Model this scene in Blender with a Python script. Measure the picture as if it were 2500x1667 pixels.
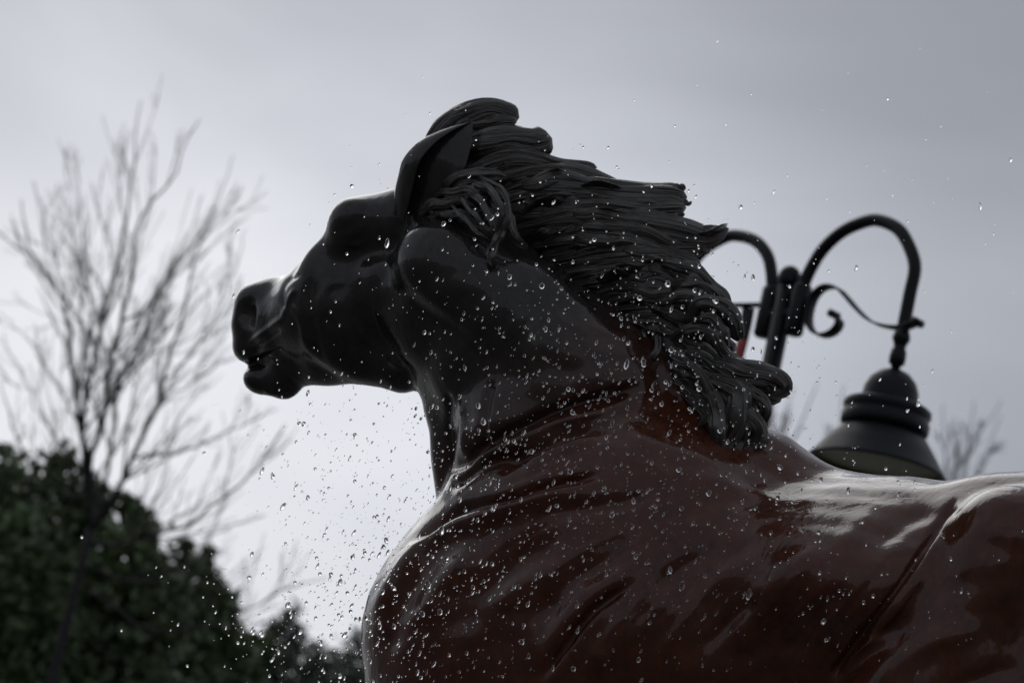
import bpy, bmesh, math, random
import numpy as np
from mathutils import Vector, Matrix, noise as mnoise

random.seed(7); np.random.seed(7)
for o in list(bpy.data.objects):
    bpy.data.objects.remove(o, do_unlink=True)
scene = bpy.context.scene
COL = scene.collection

# ------------------------------------------------------------------ camera
PITCH, ROLL = math.radians(14.0), math.radians(13.3)
CAM = np.array([0.0, 0.0, 1.55])
FPX, DIST = 5592.0, 5.6                      # focal length in photo pixels, distance of the focus plane
_f = np.array([0, math.cos(PITCH), math.sin(PITCH)])
_r0 = np.array([1.0, 0, 0]); _u0 = np.array([0, -math.sin(PITCH), math.cos(PITCH)])
RGT = math.cos(ROLL)*_r0 + math.sin(ROLL)*_u0
UPV = -math.sin(ROLL)*_r0 + math.cos(ROLL)*_u0
FWD = _f
cam_data = bpy.data.cameras.new('camera'); cam = bpy.data.objects.new('camera', cam_data); COL.objects.link(cam)
cam.matrix_world = Matrix(((RGT[0], UPV[0], -FWD[0], CAM[0]), (RGT[1], UPV[1], -FWD[1], CAM[1]),
                           (RGT[2], UPV[2], -FWD[2], CAM[2]), (0, 0, 0, 1)))
cam_data.sensor_width = 36.0; cam_data.lens = 36.0*FPX/2500.0
cam_data.clip_start = 0.1; cam_data.clip_end = 3000
cam_data.dof.use_dof = True; cam_data.dof.focus_distance = DIST - 0.22
cam_data.dof.aperture_fstop = (cam_data.lens/1000.0)/0.027
cam_data.dof.aperture_blades = 8
scene.camera = cam

# ------------------------------------------------------------------ sky, sun, exposure
SUN_EL, SUN_AZ = math.radians(38), math.radians(-24)      # azimuth from +Y, towards -X: behind the horse
SUN_DIR = Vector((math.sin(SUN_AZ)*math.cos(SUN_EL), math.cos(SUN_AZ)*math.cos(SUN_EL), math.sin(SUN_EL)))
world = bpy.data.worlds.new('World'); scene.world = world; world.use_nodes = True
wt = world.node_tree; wt.nodes.clear()
def wn(t, **k):
    n = wt.nodes.new(t)
    for a, b in k.items(): setattr(n, a, b)
    return n
wo = wn('ShaderNodeOutputWorld'); bg = wn('ShaderNodeBackground'); bg.inputs[1].default_value = 0.1
sky = wn('ShaderNodeTexSky', sky_type='NISHITA'); sky.sun_disc = False
sky.sun_elevation = SUN_EL; sky.sun_rotation = SUN_AZ; sky.air_density = 1.0; sky.dust_density = 3.0
tc = wn('ShaderNodeTexCoord')
mp = wn('ShaderNodeMapping'); mp.inputs['Scale'].default_value = (1.0, 1.0, 2.2); mp.inputs['Location'].default_value = (7.7, 2.2, 3.1)
nz = wn('ShaderNodeTexNoise'); nz.inputs['Scale'].default_value = 3.4; nz.inputs['Detail'].default_value = 4.5; nz.inputs['Roughness'].default_value = 0.42; nz.inputs['Distortion'].default_value = 0.35
wt.links.new(tc.outputs['Generated'], mp.inputs[0]); wt.links.new(mp.outputs[0], nz.inputs['Vector'])
# cloud sheet: thinner (brighter) low in the sky around the hidden sun's side, thicker elsewhere
thin = np.array(FWD)*FPX + RGT*(640-1250) + UPV*(833-1330); thin /= np.linalg.norm(thin)
dt = wn('ShaderNodeVectorMath', operation='DOT_PRODUCT'); dt.inputs[1].default_value = tuple(thin)
wt.links.new(tc.outputs['Generated'], dt.inputs[0])
gr = wn('ShaderNodeMapRange'); gr.interpolation_type = 'SMOOTHSTEP'
gr.inputs['From Min'].default_value = 0.940; gr.inputs['From Max'].default_value = 0.9985
gr.inputs['To Min'].default_value = 0.0; gr.inputs['To Max'].default_value = 1.0
wt.links.new(dt.outputs['Value'], gr.inputs['Value'])
m1 = wn('ShaderNodeMath', operation='MULTIPLY_ADD'); m1.inputs[1].default_value = 1.15; m1.inputs[2].default_value = -0.36
wt.links.new(nz.outputs['Fac'], m1.inputs[0])
m2 = wn('ShaderNodeMath', operation='MULTIPLY_ADD'); m2.inputs[1].default_value = 0.62
wt.links.new(gr.outputs[0], m2.inputs[0]); wt.links.new(m1.outputs[0], m2.inputs[2])
gap = np.array(FWD)*FPX + RGT*(40-1250) + UPV*(833-420); gap /= np.linalg.norm(gap)     # a second thin place in the cloud
dt2 = wn('ShaderNodeVectorMath', operation='DOT_PRODUCT'); dt2.inputs[1].default_value = tuple(gap)
wt.links.new(tc.outputs['Generated'], dt2.inputs[0])
gr2 = wn('ShaderNodeMapRange'); gr2.interpolation_type = 'SMOOTHSTEP'
gr2.inputs['From Min'].default_value = 0.985; gr2.inputs['From Max'].default_value = 1.0; gr2.inputs['To Max'].default_value = 0.20
wt.links.new(dt2.outputs['Value'], gr2.inputs['Value'])
m3 = wn('ShaderNodeMath', operation='ADD'); wt.links.new(gr2.outputs[0], m3.inputs[0]); wt.links.new(m2.outputs[0], m3.inputs[1])
cr = wn('ShaderNodeValToRGB'); cr.color_ramp.interpolation = 'B_SPLINE'
e = cr.color_ramp.elements
e[0].position = 0.0; e[0].color = (0.275, 0.290, 0.325, 1)
e[1].position = 1.0; e[1].color = (0.830, 0.850, 0.900, 1)
x = e.new(0.35); x.color = (0.380, 0.400, 0.447, 1)
x = e.new(0.7); x.color = (0.575, 0.600, 0.660, 1)
wt.links.new(m3.outputs[0], cr.inputs[0])
sc10 = wn('ShaderNodeVectorMath', operation='SCALE'); sc10.inputs['Scale'].default_value = 10.0
wt.links.new(cr.outputs[0], sc10.inputs[0])
mx = wn('ShaderNodeMixRGB'); mx.inputs[0].default_value = 0.955
wt.links.new(sky.outputs[0], mx.inputs[1]); wt.links.new(sc10.outputs[0], mx.inputs[2])
wt.links.new(mx.outputs[0], bg.inputs[0]); wt.links.new(bg.outputs[0], wo.inputs[0])

sun_d = bpy.data.lights.new('sun', 'SUN'); sun_d.energy = 0.6; sun_d.angle = math.radians(50); sun_d.color = (1.0, 0.985, 0.965)
sun = bpy.data.objects.new('sun', sun_d); COL.objects.link(sun)
sun.rotation_euler = (-SUN_DIR).to_track_quat('-Z', 'Y').to_euler(); sun.location = (0, 0, 30)

vs = scene.view_settings
vs.view_transform = 'Standard'; vs.look = 'None'; vs.gamma = 1.0; vs.exposure = 0.0; vs.use_curve_mapping = False
scene.cycles.use_denoising = True
scene.cycles.max_bounces = 8; scene.cycles.transmission_bounces = 6; scene.cycles.glossy_bounces = 4
scene.cycles.diffuse_bounces = 3; scene.cycles.caustics_refractive = False; scene.cycles.caustics_reflective = False

# ------------------------------------------------------------------ helpers
def C3(px, py, w):
    """photo pixel + depth behind the focus plane -> metres in the camera's axes"""
    s = (DIST + w)/FPX
    return np.array([(px-1250)*s, (833.5-py)*s, w])
def S(w): return (DIST + w)/FPX
def to_world(p):
    p = np.asarray(p, float)
    return CAM + p[..., 0:1]*RGT + p[..., 1:2]*UPV + (p[..., 2:3]+DIST)*FWD
def W(px, py, depth):
    """photo pixel at a distance (m along the view axis) -> world point"""
    return to_world(C3(px, py, depth-DIST))
def world_dir_to_cam(d): return np.array([np.dot(d, RGT), np.dot(d, UPV), np.dot(d, FWD)])

def tag(o, label=None, cat=None, group=None, kind=None):
    if label: o['label'] = label
    if cat: o['category'] = cat
    if group: o['group'] = group
    if kind: o['kind'] = kind
    return o
def empty(name, loc):
    o = bpy.data.objects.new(name, None); COL.objects.link(o); o.location = loc; o.empty_display_size = 0.2
    return o
def mesh_obj(name, verts, faces, mat, parent=None, smooth=True, origin=None):
    """verts in world coordinates"""
    v = np.asarray(verts, float).reshape(-1, 3)
    loc = np.zeros(3) if origin is None else np.asarray(origin, float)
    if parent is not None: loc = np.array(parent_world(parent))
    me = bpy.data.meshes.new(name)
    if isinstance(faces, np.ndarray):
        k = faces.shape[1]; m_ = len(faces)
        me.vertices.add(len(v)); me.vertices.foreach_set('co', (v-loc).astype(np.float32).ravel())
        me.loops.add(m_*k); me.loops.foreach_set('vertex_index', faces.astype(np.int32).ravel())
        me.polygons.add(m_); me.polygons.foreach_set('loop_start', np.arange(0, m_*k, k, dtype=np.int32))
        me.update(calc_edges=True)
    else:
        me.from_pydata((v-loc).tolist(), [], [list(map(int, f)) for f in faces]); me.update()
    if smooth: me.polygons.foreach_set('use_smooth', np.ones(len(me.polygons), bool))
    o = bpy.data.objects.new(name, me); COL.objects.link(o)
    if mat: me.materials.append(mat)
    if parent is not None: o.parent = parent
    else: o.location = loc
    return o
def parent_world(p):
    l = Vector(p.location)
    while p.parent is not None:
        p = p.parent; l += Vector(p.location)
    return l
def frames(P):
    """rotation-minimising frames along a polyline"""
    P = np.asarray(P, float); T = np.gradient(P, axis=0); T /= np.linalg.norm(T, axis=1)[:, None]+1e-9
    N = np.zeros_like(P); a = np.array([0, 0, 1.0]) if abs(T[0][2]) < 0.9 else np.array([1.0, 0, 0])
    n = a-np.dot(a, T[0])*T[0]; n /= np.linalg.norm(n); N[0] = n
    for i in range(1, len(P)):
        n = N[i-1]-np.dot(N[i-1], T[i])*T[i]; N[i] = n/(np.linalg.norm(n)+1e-9)
    return T, N, np.cross(T, N)
def tube(P, R, seg=8, cap=True):
    P = np.asarray(P, float); R = np.broadcast_to(np.asarray(R, float), (len(P),))
    T, N, B = frames(P); th = np.arange(seg)*2*math.pi/seg
    V = (P[:, None, :] + R[:, None, None]*(np.cos(th)[None, :, None]*N[:, None, :] + np.sin(th)[None, :, None]*B[:, None, :])).reshape(-1, 3)
    F = []
    for i in range(len(P)-1):
        for j in range(seg):
            a, b = i*seg+j, i*seg+(j+1) % seg
            F.append((a, b, b+seg, a+seg))
    if cap:
        F.append(tuple(range(seg))[::-1]); F.append(tuple((len(P)-1)*seg+j for j in range(seg)))
    return V, F
def join(parts):
    V, F, k = [], [], 0
    for v, f in parts:
        V.append(v); F += [tuple(i+k for i in q) for q in f]; k += len(v)
    return np.vstack(V), F
def lathe(prof, c, seg=40, axis=None):
    """profile of (radius, height) round a vertical axis through c"""
    th = np.arange(seg)*2*math.pi/seg; V = []; F = []
    for r, z in prof:
        V.append(np.stack([c[0]+r*np.cos(th), c[1]+r*np.sin(th), np.full(seg, c[2]+z)], 1))
    for i in range(len(prof)-1):
        for j in range(seg):
            a, b = i*seg+j, i*seg+(j+1) % seg
            F.append((a, b, b+seg, a+seg))
    return np.vstack(V), F
def smooth_path(pts, n):
    """Catmull-Rom through the points"""
    P = np.asarray(pts, float); L = np.r_[0, np.cumsum(np.linalg.norm(np.diff(P, axis=0), axis=1))]; L /= L[-1]
    Q = np.vstack([2*P[0]-P[1], P, 2*P[-1]-P[-2]]); out = []
    for t in np.linspace(0, 1, n):
        i = min(np.searchsorted(L, t, side='right')-1, len(P)-2); u = (t-L[i])/(L[i+1]-L[i]+1e-12)
        p0, p1, p2, p3 = Q[i], Q[i+1], Q[i+2], Q[i+3]
        out.append(0.5*((2*p1)+(-p0+p2)*u+(2*p0-5*p1+4*p2-p3)*u*u+(-p0+3*p1-3*p2+p3)*u**3))
    return np.array(out)
def interp(vals, n):
    return np.interp(np.linspace(0, 1, n), np.linspace(0, 1, len(vals)), vals)

# ------------------------------------------------------------------ materials
def new_mat(name):
    m = bpy.data.materials.new(name); m.use_nodes = True
    return m, m.node_tree, m.node_tree.nodes['Principled BSDF']
def add(nt, t, **k):
    n = nt.nodes.new(t)
    for a, b in k.items(): setattr(n, a, b)
    return n
def noise_node(nt, scale, detail=3, rough=0.5, dist=0.0, coord='Object', vscale=None):
    c = add(nt, 'ShaderNodeTexCoord'); n = add(nt, 'ShaderNodeTexNoise')
    n.inputs['Scale'].default_value = scale; n.inputs['Detail'].default_value = detail
    n.inputs['Roughness'].default_value = rough; n.inputs['Distortion'].default_value = dist
    if vscale:
        m = add(nt, 'ShaderNodeMapping'); m.inputs['Scale'].default_value = vscale
        nt.links.new(c.outputs[coord], m.inputs[0]); nt.links.new(m.outputs[0], n.inputs['Vector'])
    else: nt.links.new(c.outputs[coord], n.inputs['Vector'])
    return n
def ramp(nt, src, stops):
    r = add(nt, 'ShaderNodeValToRGB'); el = r.color_ramp.elements
    el[0].position, el[0].color = stops[0][0], (*stops[0][1], 1)
    el[1].position, el[1].color = stops[-1][0], (*stops[-1][1], 1)
    for p, c in stops[1:-1]: el.new(p).color = (*c, 1)
    nt.links.new(src, r.inputs[0]); return r
def simple(name, col, rough, var=0.25, scale=8, bump=0.0, bscale=40, metal=0.0, spec=0.5):
    m, nt, b = new_mat(name)
    n = noise_node(nt, scale, 4, 0.6)
    r = ramp(nt, n.outputs['Fac'], [(0.3, tuple(c*(1-var) for c in col)), (0.7, tuple(min(1, c*(1+var)) for c in col))])
    nt.links.new(r.outputs[0], b.inputs['Base Color']); b.inputs['Roughness'].default_value = rough
    b.inputs['Metallic'].default_value = metal; b.inputs['Specular IOR Level'].default_value = spec
    if bump:
        n2 = noise_node(nt, bscale, 4, 0.6); bp = add(nt, 'ShaderNodeBump'); bp.inputs['Strength'].default_value = bump; bp.inputs['Distance'].default_value = 0.01
        nt.links.new(n2.outputs['Fac'], bp.inputs['Height']); nt.links.new(bp.outputs[0], b.inputs['Normal'])
    return m
def bronze(name, dark, brown, rough, coat, ripple, patina=True):
    """wet lacquered bronze: near-black patina on head and neck, red-brown on the trunk, a film of water on top"""
    m, nt, b = new_mat(name)
    L = nt.links
    tcn = add(nt, 'ShaderNodeTexCoord')
    n1 = noise_node(nt, 3.5, 5, 0.6); n2 = noise_node(nt, 26, 4, 0.65)
    if patina:
        d = add(nt, 'ShaderNodeVectorMath', operation='DOT_PRODUCT')
        d.inputs[1].default_value = tuple(PAT_V)
        L.new(tcn.outputs['Object'], d.inputs[0])
        a = add(nt, 'ShaderNodeMath', operation='MULTIPLY_ADD'); a.inputs[1].default_value = 0.35
        L.new(n1.outputs['Fac'], a.inputs[0]); L.new(d.outputs['Value'], a.inputs[2])
        mr = add(nt, 'ShaderNodeMapRange'); mr.interpolation_type = 'SMOOTHSTEP'
        mr.inputs['From Min'].default_value = PATINA0; mr.inputs['From Max'].default_value = PATINA1
        L.new(a.outputs[0], mr.inputs['Value']); fac = mr.outputs[0]
    else: fac = n1.outputs['Fac']
    mixc = add(nt, 'ShaderNodeMixRGB'); mixc.inputs[1].default_value = (*dark, 1); mixc.inputs[2].default_value = (*brown, 1)
    L.new(fac, mixc.inputs[0])
    mul = add(nt, 'ShaderNodeMixRGB', blend_type='MULTIPLY'); mul.inputs[0].default_value = 0.7
    r2 = ramp(nt, n2.outputs['Fac'], [(0.3, (0.45, 0.45, 0.45)), (0.7, (1.3, 1.25, 1.2))])
    if patina:
        n5 = noise_node(nt, 4.2, 6, 0.68, 0.8); r5 = ramp(nt, n5.outputs['Fac'], [(0.60, (0, 0, 0)), (0.72, (.55, .55, .55))])
        st = add(nt, 'ShaderNodeMixRGB'); st.inputs[2].default_value = (0.026, 0.027, 0.020, 1)
        L.new(r5.outputs[0], st.inputs[0]); L.new(mixc.outputs[0], st.inputs[1]); mixc = st
    L.new(mixc.outputs[0], mul.inputs[1]); L.new(r2.outputs[0], mul.inputs[2]); L.new(mul.outputs[0], b.inputs['Base Color'])
    b.inputs['Metallic'].default_value = 0.0
    rr = add(nt, 'ShaderNodeMapRange'); rr.inputs['To Min'].default_value = rough*0.7; rr.inputs['To Max'].default_value = rough*1.4
    L.new(n1.outputs['Fac'], rr.inputs['Value']); L.new(rr.outputs[0], b.inputs['Roughness'])
    b.inputs['Specular IOR Level'].default_value = 0.12
    b.inputs['Coat Weight'].default_value = coat; b.inputs['Coat IOR'].default_value = 1.38; b.inputs['Coat Roughness'].default_value = 0.015
    # water film: long soft ripples and small beads
    n3 = noise_node(nt, 9, 3, 0.55, 0.6, vscale=(1.0, 1.0, 0.55)); n4 = noise_node(nt, 60, 3, 0.6, 0.4, vscale=(1.0, 1.0, 0.22))
    ms = add(nt, 'ShaderNodeMath', operation='MULTIPLY_ADD'); ms.inputs[1].default_value = 0.22
    L.new(n4.outputs['Fac'], ms.inputs[0]); L.new(n3.outputs['Fac'], ms.inputs[2])
    bp = add(nt, 'ShaderNodeBump'); bp.inputs['Strength'].default_value = ripple; bp.inputs['Distance'].default_value = 0.02
    L.new(ms.outputs[0], bp.inputs['Height']); L.new(bp.outputs[0], b.inputs['Coat Normal'])
    bp2 = add(nt, 'ShaderNodeBump'); bp2.inputs['Strength'].default_value = ripple*0.6; bp2.inputs['Distance'].default_value = 0.02
    L.new(ms.outputs[0], bp2.inputs['Height']); L.new(bp2.outputs[0], b.inputs['Normal'])
    if not patina:
        uvn = add(nt, 'ShaderNodeUVMap', uv_map='strand'); mpp = add(nt, 'ShaderNodeMapping'); mpp.inputs['Scale'].default_value = (1.0, .35, 1)
        sn = add(nt, 'ShaderNodeTexNoise'); sn.inputs['Scale'].default_value = .85; sn.inputs['Detail'].default_value = 4; sn.inputs['Roughness'].default_value = .6
        L.new(uvn.outputs[0], mpp.inputs[0]); L.new(mpp.outputs[0], sn.inputs['Vector'])
        geo = add(nt, 'ShaderNodeNewGeometry'); wr = ramp(nt, geo.outputs['Pointiness'], [(0.505, (0, 0, 0)), (0.57, (.8, .8, .8))])   # wet highlights painted into the base colour: raised ridges paler
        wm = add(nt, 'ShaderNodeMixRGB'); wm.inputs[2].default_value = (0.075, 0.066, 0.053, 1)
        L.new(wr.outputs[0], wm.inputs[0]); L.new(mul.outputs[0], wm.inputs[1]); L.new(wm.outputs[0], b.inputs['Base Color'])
        b3 = add(nt, 'ShaderNodeBump'); b3.inputs['Strength'].default_value = 1.0; b3.inputs['Distance'].default_value = .015
        L.new(sn.outputs['Fac'], b3.inputs['Height']); L.new(b3.outputs[0], b.inputs['Normal']); L.new(b3.outputs[0], b.inputs['Coat Normal']); b.inputs['Coat Roughness'].default_value = .07; b.inputs['Specular IOR Level'].default_value = .25; b.inputs['Coat IOR'].default_value = 1.55; b.inputs['Coat Weight'].default_value = 1.0
    return m
_pb = to_world(C3(1800, 1600, .1)); _pb[2] = to_world(C3(1893, 1074, .2))[2]-1.92          # the statue's base point
PAT_V = to_world(C3(1560, 1300, .1))-to_world(C3(1250, 750, .1)); PAT_V /= np.linalg.norm(PAT_V)
PATINA0 = float(np.dot(to_world(C3(1280, 830, .1))-_pb, PAT_V))+.10; PATINA1 = float(np.dot(to_world(C3(1450, 1180, .1))-_pb, PAT_V))+.20
M_BODY = bronze('wet_bronze_body', (0.025, 0.0225, 0.0215), (0.070, 0.0205, 0.0098), 0.20, 0.76, 0.24)
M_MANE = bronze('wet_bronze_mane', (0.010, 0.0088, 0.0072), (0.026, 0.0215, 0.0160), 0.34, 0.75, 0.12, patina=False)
M_LAMP = simple('black_powder_coat', (0.0045, 0.0052, 0.007), 0.36, 0.3, 20, 0.15, 120, spec=0.2)
M_LENS = simple('clouded_lamp_glass', (0.15, 0.15, 0.04), 0.4, 0.3, 9)
M_BARK = simple('wet_bark', (0.010, 0.009, 0.009), 0.8, 0.3, 6, 0.4, 30)
M_TWIG = simple('grey_twig', (0.014, 0.0135, 0.014), 0.8, 0.3, 3)
M_LEAFA = simple('dark_evergreen_leaf', (0.072, 0.108, 0.044), 0.5, 0.6, 1.2)
M_LEAFB = simple('far_evergreen_leaf', (0.070, 0.088, 0.060), 0.55, 0.6, 1.2)
M_STONE = simple('wet_granite', (0.16, 0.155, 0.15), 0.45, 0.3, 30, 0.3, 60)
M_GROUND = simple('wet_paving', (0.10, 0.098, 0.095), 0.35, 0.4, 0.8, 0.3, 6)
M_BLACKCLOTH = simple('black_banner_cloth', (0.012, 0.012, 0.014), 0.7, 0.2, 6)
M_REDCLOTH = simple('red_banner_cloth', (0.23, 0.018, 0.018), 0.7, 0.2, 6)
def water_mat():
    m, nt, b = new_mat('clear_water')
    b.inputs['Base Color'].default_value = (1, 1, 1, 1); b.inputs['Roughness'].default_value = 0.0
    b.inputs['IOR'].default_value = 1.333; b.inputs['Transmission Weight'].default_value = 1.0
    return m
M_WATER = water_mat()

# ------------------------------------------------------------------ ground
gv = []; gf = []
n = 24; R = 900.0
for i in range(n+1):
    for j in range(n+1):
        gx = (i/n*2-1); gy = (j/n*2-1)
        gv.append((R*gx*abs(gx), R*gy*abs(gy), 0.0))
for i in range(n):
    for j in range(n):
        a = i*(n+1)+j; gf.append((a, a+n+1, a+n+2, a+1))
tag(mesh_obj('ground', gv, gf, M_GROUND, smooth=False), kind='structure')

# ------------------------------------------------------------------ the horse: an implicit surface polygonised by surface nets
H = 0.0095
G0 = np.array([-0.80, -2.50, -0.95]); G1 = np.array([2.10, 0.60, 1.05])
NG = np.ceil((G1-G0)/H).astype(int)
FLD = np.full(tuple(NG), 0.6, np.float32)
AX = [(G0[i]+H*np.arange(NG[i])).astype(np.float32) for i in range(3)]
def _sub(lo, hi):
    a = np.clip(np.floor((lo-G0)/H).astype(int), 0, NG); b = np.clip(np.ceil((hi-G0)/H).astype(int)+1, 0, NG)
    return tuple(slice(int(a[i]), int(b[i])) for i in range(3))
def _grid(sl): return AX[0][sl[0]][:, None, None], AX[1][sl[1]][None, :, None], AX[2][sl[2]][None, None, :]
def _comb(sl, d, k, sub=False):
    F = FLD[sl]
    if sub:
        h = np.clip(0.5-0.5*(F+d)/k, 0, 1); FLD[sl] = F*(1-h)-d*h+k*h*(1-h)
    else:
        h = np.clip(0.5+0.5*(F-d)/k, 0, 1); FLD[sl] = F*(1-h)+d*h-k*h*(1-h)
def cone(a, b, ra, rb, k=0.05, flat=1.0, sub=False):
    """round cone between two points (camera axes, metres); flat < 1 thins it in depth"""
    m = k*1.1+3*H; rm = max(ra, rb)
    lo = np.minimum(a, b)-rm-m; hi = np.maximum(a, b)+rm+m
    sl = _sub(lo, hi); X, Y, Z = _grid(sl)
    if 0 in FLD[sl].shape: return
    ab = (b-a).astype(np.float32); fz = np.float32(1/flat)
    ab2 = ab.copy(); ab2[2] *= fz
    den = float(np.dot(ab2, ab2))+1e-9
    dx, dy, dz = X-np.float32(a[0]), Y-np.float32(a[1]), (Z-np.float32(a[2]))*fz
    t = np.clip((dx*ab2[0]+dy*ab2[1]+dz*ab2[2])/den, 0, 1)
    d = np.sqrt((dx-t*ab2[0])**2+(dy-t*ab2[1])**2+(dz-t*ab2[2])**2)-(ra+(rb-ra)*t)
    if flat != 1.0: d = d*np.float32(min(1.0, 0.5+0.5*flat))
    _comb(sl, d.astype(np.float32), np.float32(k), sub)
def chain(pts, k=0.05, flat=1.0, sub=False):
    """pts: (px, py, depth, radius in px)"""
    for (a, b) in zip(pts[:-1], pts[1:]):
        cone(C3(*a[:3]), C3(*b[:3]), a[3]*S(a[2]), b[3]*S(b[2]), k, flat, sub)
def ball(px, py, w, rx, ry, rz, k=0.05, ang=0.0, sub=False):
    """ellipsoid; rx, ry in px, rz in metres, ang turns it in the picture plane"""
    c = C3(px, py, w); s = S(w); r = np.array([rx*s, ry*s, rz]); m = k*1.1+3*H; R_ = r.max()
    sl = _sub(c-R_-m, c+R_+m); X, Y, Z = _grid(sl)
    if 0 in FLD[sl].shape: return
    x0, y0, z0 = X-np.float32(c[0]), Y-np.float32(c[1]), Z-np.float32(c[2])
    ca, sa = math.cos(ang), math.sin(ang)
    x1 = x0*ca+y0*sa; y1 = -x0*sa+y0*ca
    k0 = np.sqrt((x1/r[0])**2+(y1/r[1])**2+(z0/r[2])**2); k1 = np.sqrt((x1/r[0]**2)**2+(y1/r[1]**2)**2+(z0/r[2]**2)**2)+1e-6
    _comb(sl, (k0*(k0-1)/k1).astype(np.float32), np.float32(k), sub)

# -- trunk
chain([(1235, 1560, .24, 338), (1345, 1330, .22, 298)], .06)
chain([(1235, 1560, .24, 338), (1262, 1730, .22, 375)], .06)
chain([(1440, 1570, .16, 392), (2180, 1555, .0, 362), (2500, 1530, -.15, 330)], .08)
ball(2120, 1400, .03, 420, 205, .50, .10, -0.02)
chain([(1560, 1140, .22, 150), (1850, 1188, .17, 118), (2010, 1290, .10, 110)], .10)
chain([(2460, 1420, -.20, 270), (2760, 1440, -.32, 300)], .06)
ball(1500, 1330, .03, 330, 290, .23, .14, 0.5)                        # shoulder blade and its muscle
chain([(1480, 1500, -.02, 250), (1360, 1760, -.04, 215)], .06)        # upper arm
chain([(2470, 1335, -.40, 150), (2255, 1750, -.36, 215)], .035)       # haunch
chain([(2760, 1480, -.42, 250), (2560, 1830, -.42, 240)], .06)
chain([(2640, 1500, .20, 260), (2500, 1830, .24, 220)], .06)          # far haunch
# -- neck
chain([(1078, 652, .25, 121), (1268, 772, .21, 145), (1420, 940, .18, 190)], .03)
chain([(1190, 580, .31, 66), (1430, 800, .27, 84), (1580, 930, .25, 120), (1700, 1040, .23, 140)], .06)
chain([(1045, 800, .40, 78), (1112, 1000, .36, 71), (1142, 1260, .33, 74)], .02)
chain([(1085, 800, .32, 92), (1175, 885, .275, 104), (1300, 1080, .25, 176)], .09)
chain([(1300, 1060, .18, 170), (1500, 1120, .16, 180)], .06)
chain([(1110, 600, .36, 110), (1290, 780, .34, 150), (1420, 960, .34, 190)], .06)   # far side of the neck
chain([(1050, 500, .31, 56), (1190, 520, .31, 60)], .05)
chain([(965, 700, .40, 100), (1060, 770, .345, 108)], .06)
# -- head
chain([(975, 546, .40, 86), (884, 562, .44, 76)], .035)
ball(858, 530, .38, 42, 44, .05, .05)
ball(842, 572, .40, 34, 44, .05, .045)
ball(868, 742, .44, 152, 182, .085, .04, 0.25)
ball(868, 742, .52, 152, 182, .085, .04, 0.25)
chain([(862, 668, .48, 54), (752, 738, .55, 54), (668, 772, .62, 50)], .025)
chain([(820, 640, .62, 32), (752, 690, .66, 34), (692, 716, .68, 33), (650, 742, .68, 36)], .03)
ball(617, 735, .64, 30, 32, .04, .03)
chain([(700, 800, .585, 82), (780, 770, .53, 104), (850, 760, .49, 120)], .05)
chain([(690, 752, .60, 54), (806, 710, .52, 72)], .04)
ball(668, 722, .62, 44, 44, .05, .04)
ball(630, 748, .63, 50, 48, .055, .04)
ball(616, 800, .64, 50, 58, .06, .04)
ball(607, 845, .65, 40, 40, .055, .02)
chain([(640, 832, .64, 52), (720, 830, .60, 70)], .03)
ball(630, 924, .64, 37, 34, .05, .015)
chain([(640, 925, .64, 34), (690, 930, .62, 46)], .02)
chain([(704, 900, .61, 46), (800, 878, .54, 58), (900, 860, .48, 74), (985, 882, .43, 77)], .03)
chain([(556, 893, .64, 12), (616, 889, .62, 8), (662, 875, .57, 3)], .012, sub=True)     # mouth
ball(604, 766, .572, 15, 24, .022, .03, sub=True)                      # nostril
# -- legs (below the frame), built down from the trunk along gravity
DOWN = world_dir_to_cam(np.array([0, 0, -1.0]))
back_w = np.array([0.9, -0.42, 0.0]); back_w /= np.linalg.norm(back_w); BACK = world_dir_to_cam(back_w)
ground_c = None
def wz(p): return to_world(p)[2]
HOOF_Z = to_world(C3(1893, 1074, .2))[2] - 1.92
def leg(top, segs, r):
    p = top; pts = [p]
    for d, bk in segs: p = p + DOWN*d + BACK*bk; pts.append(p)
    dz = wz(pts[-1])-HOOF_Z; drop = [0]*len(pts)
    tot = sum(s[0] for s in segs); acc = 0
    for i, (d, bk) in enumerate(segs):
        acc += d; pts[i+1] = pts[i+1]+DOWN*(dz*acc/tot)
    for i in range(len(pts)-1): cone(pts[i], pts[i+1], r[i], r[i+1], .03)
    return pts[-1]
hoofs = []
for px, py, w, st in ((1330, 1800, .0, 0.0), (1200, 1800, .42, 0.16)):
    hoofs.append(leg(C3(px, py, w), [(.30, .02), (.34, -.02-st), (.06, 0), (.30, .03), (.08, -.05)], [.15, .085, .058, .045, .042, .062]))
for px, py, w, st in ((2470, 1860, -.40, 0.05), (2430, 1850, .25, -.12)):
    hoofs.append(leg(C3(px, py, w), [(.28, -.06), (.30, .20+st), (.06, 0), (.34, -.03), (.08, -.05)], [.19, .115, .065, .05, .045, .062]))

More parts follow.
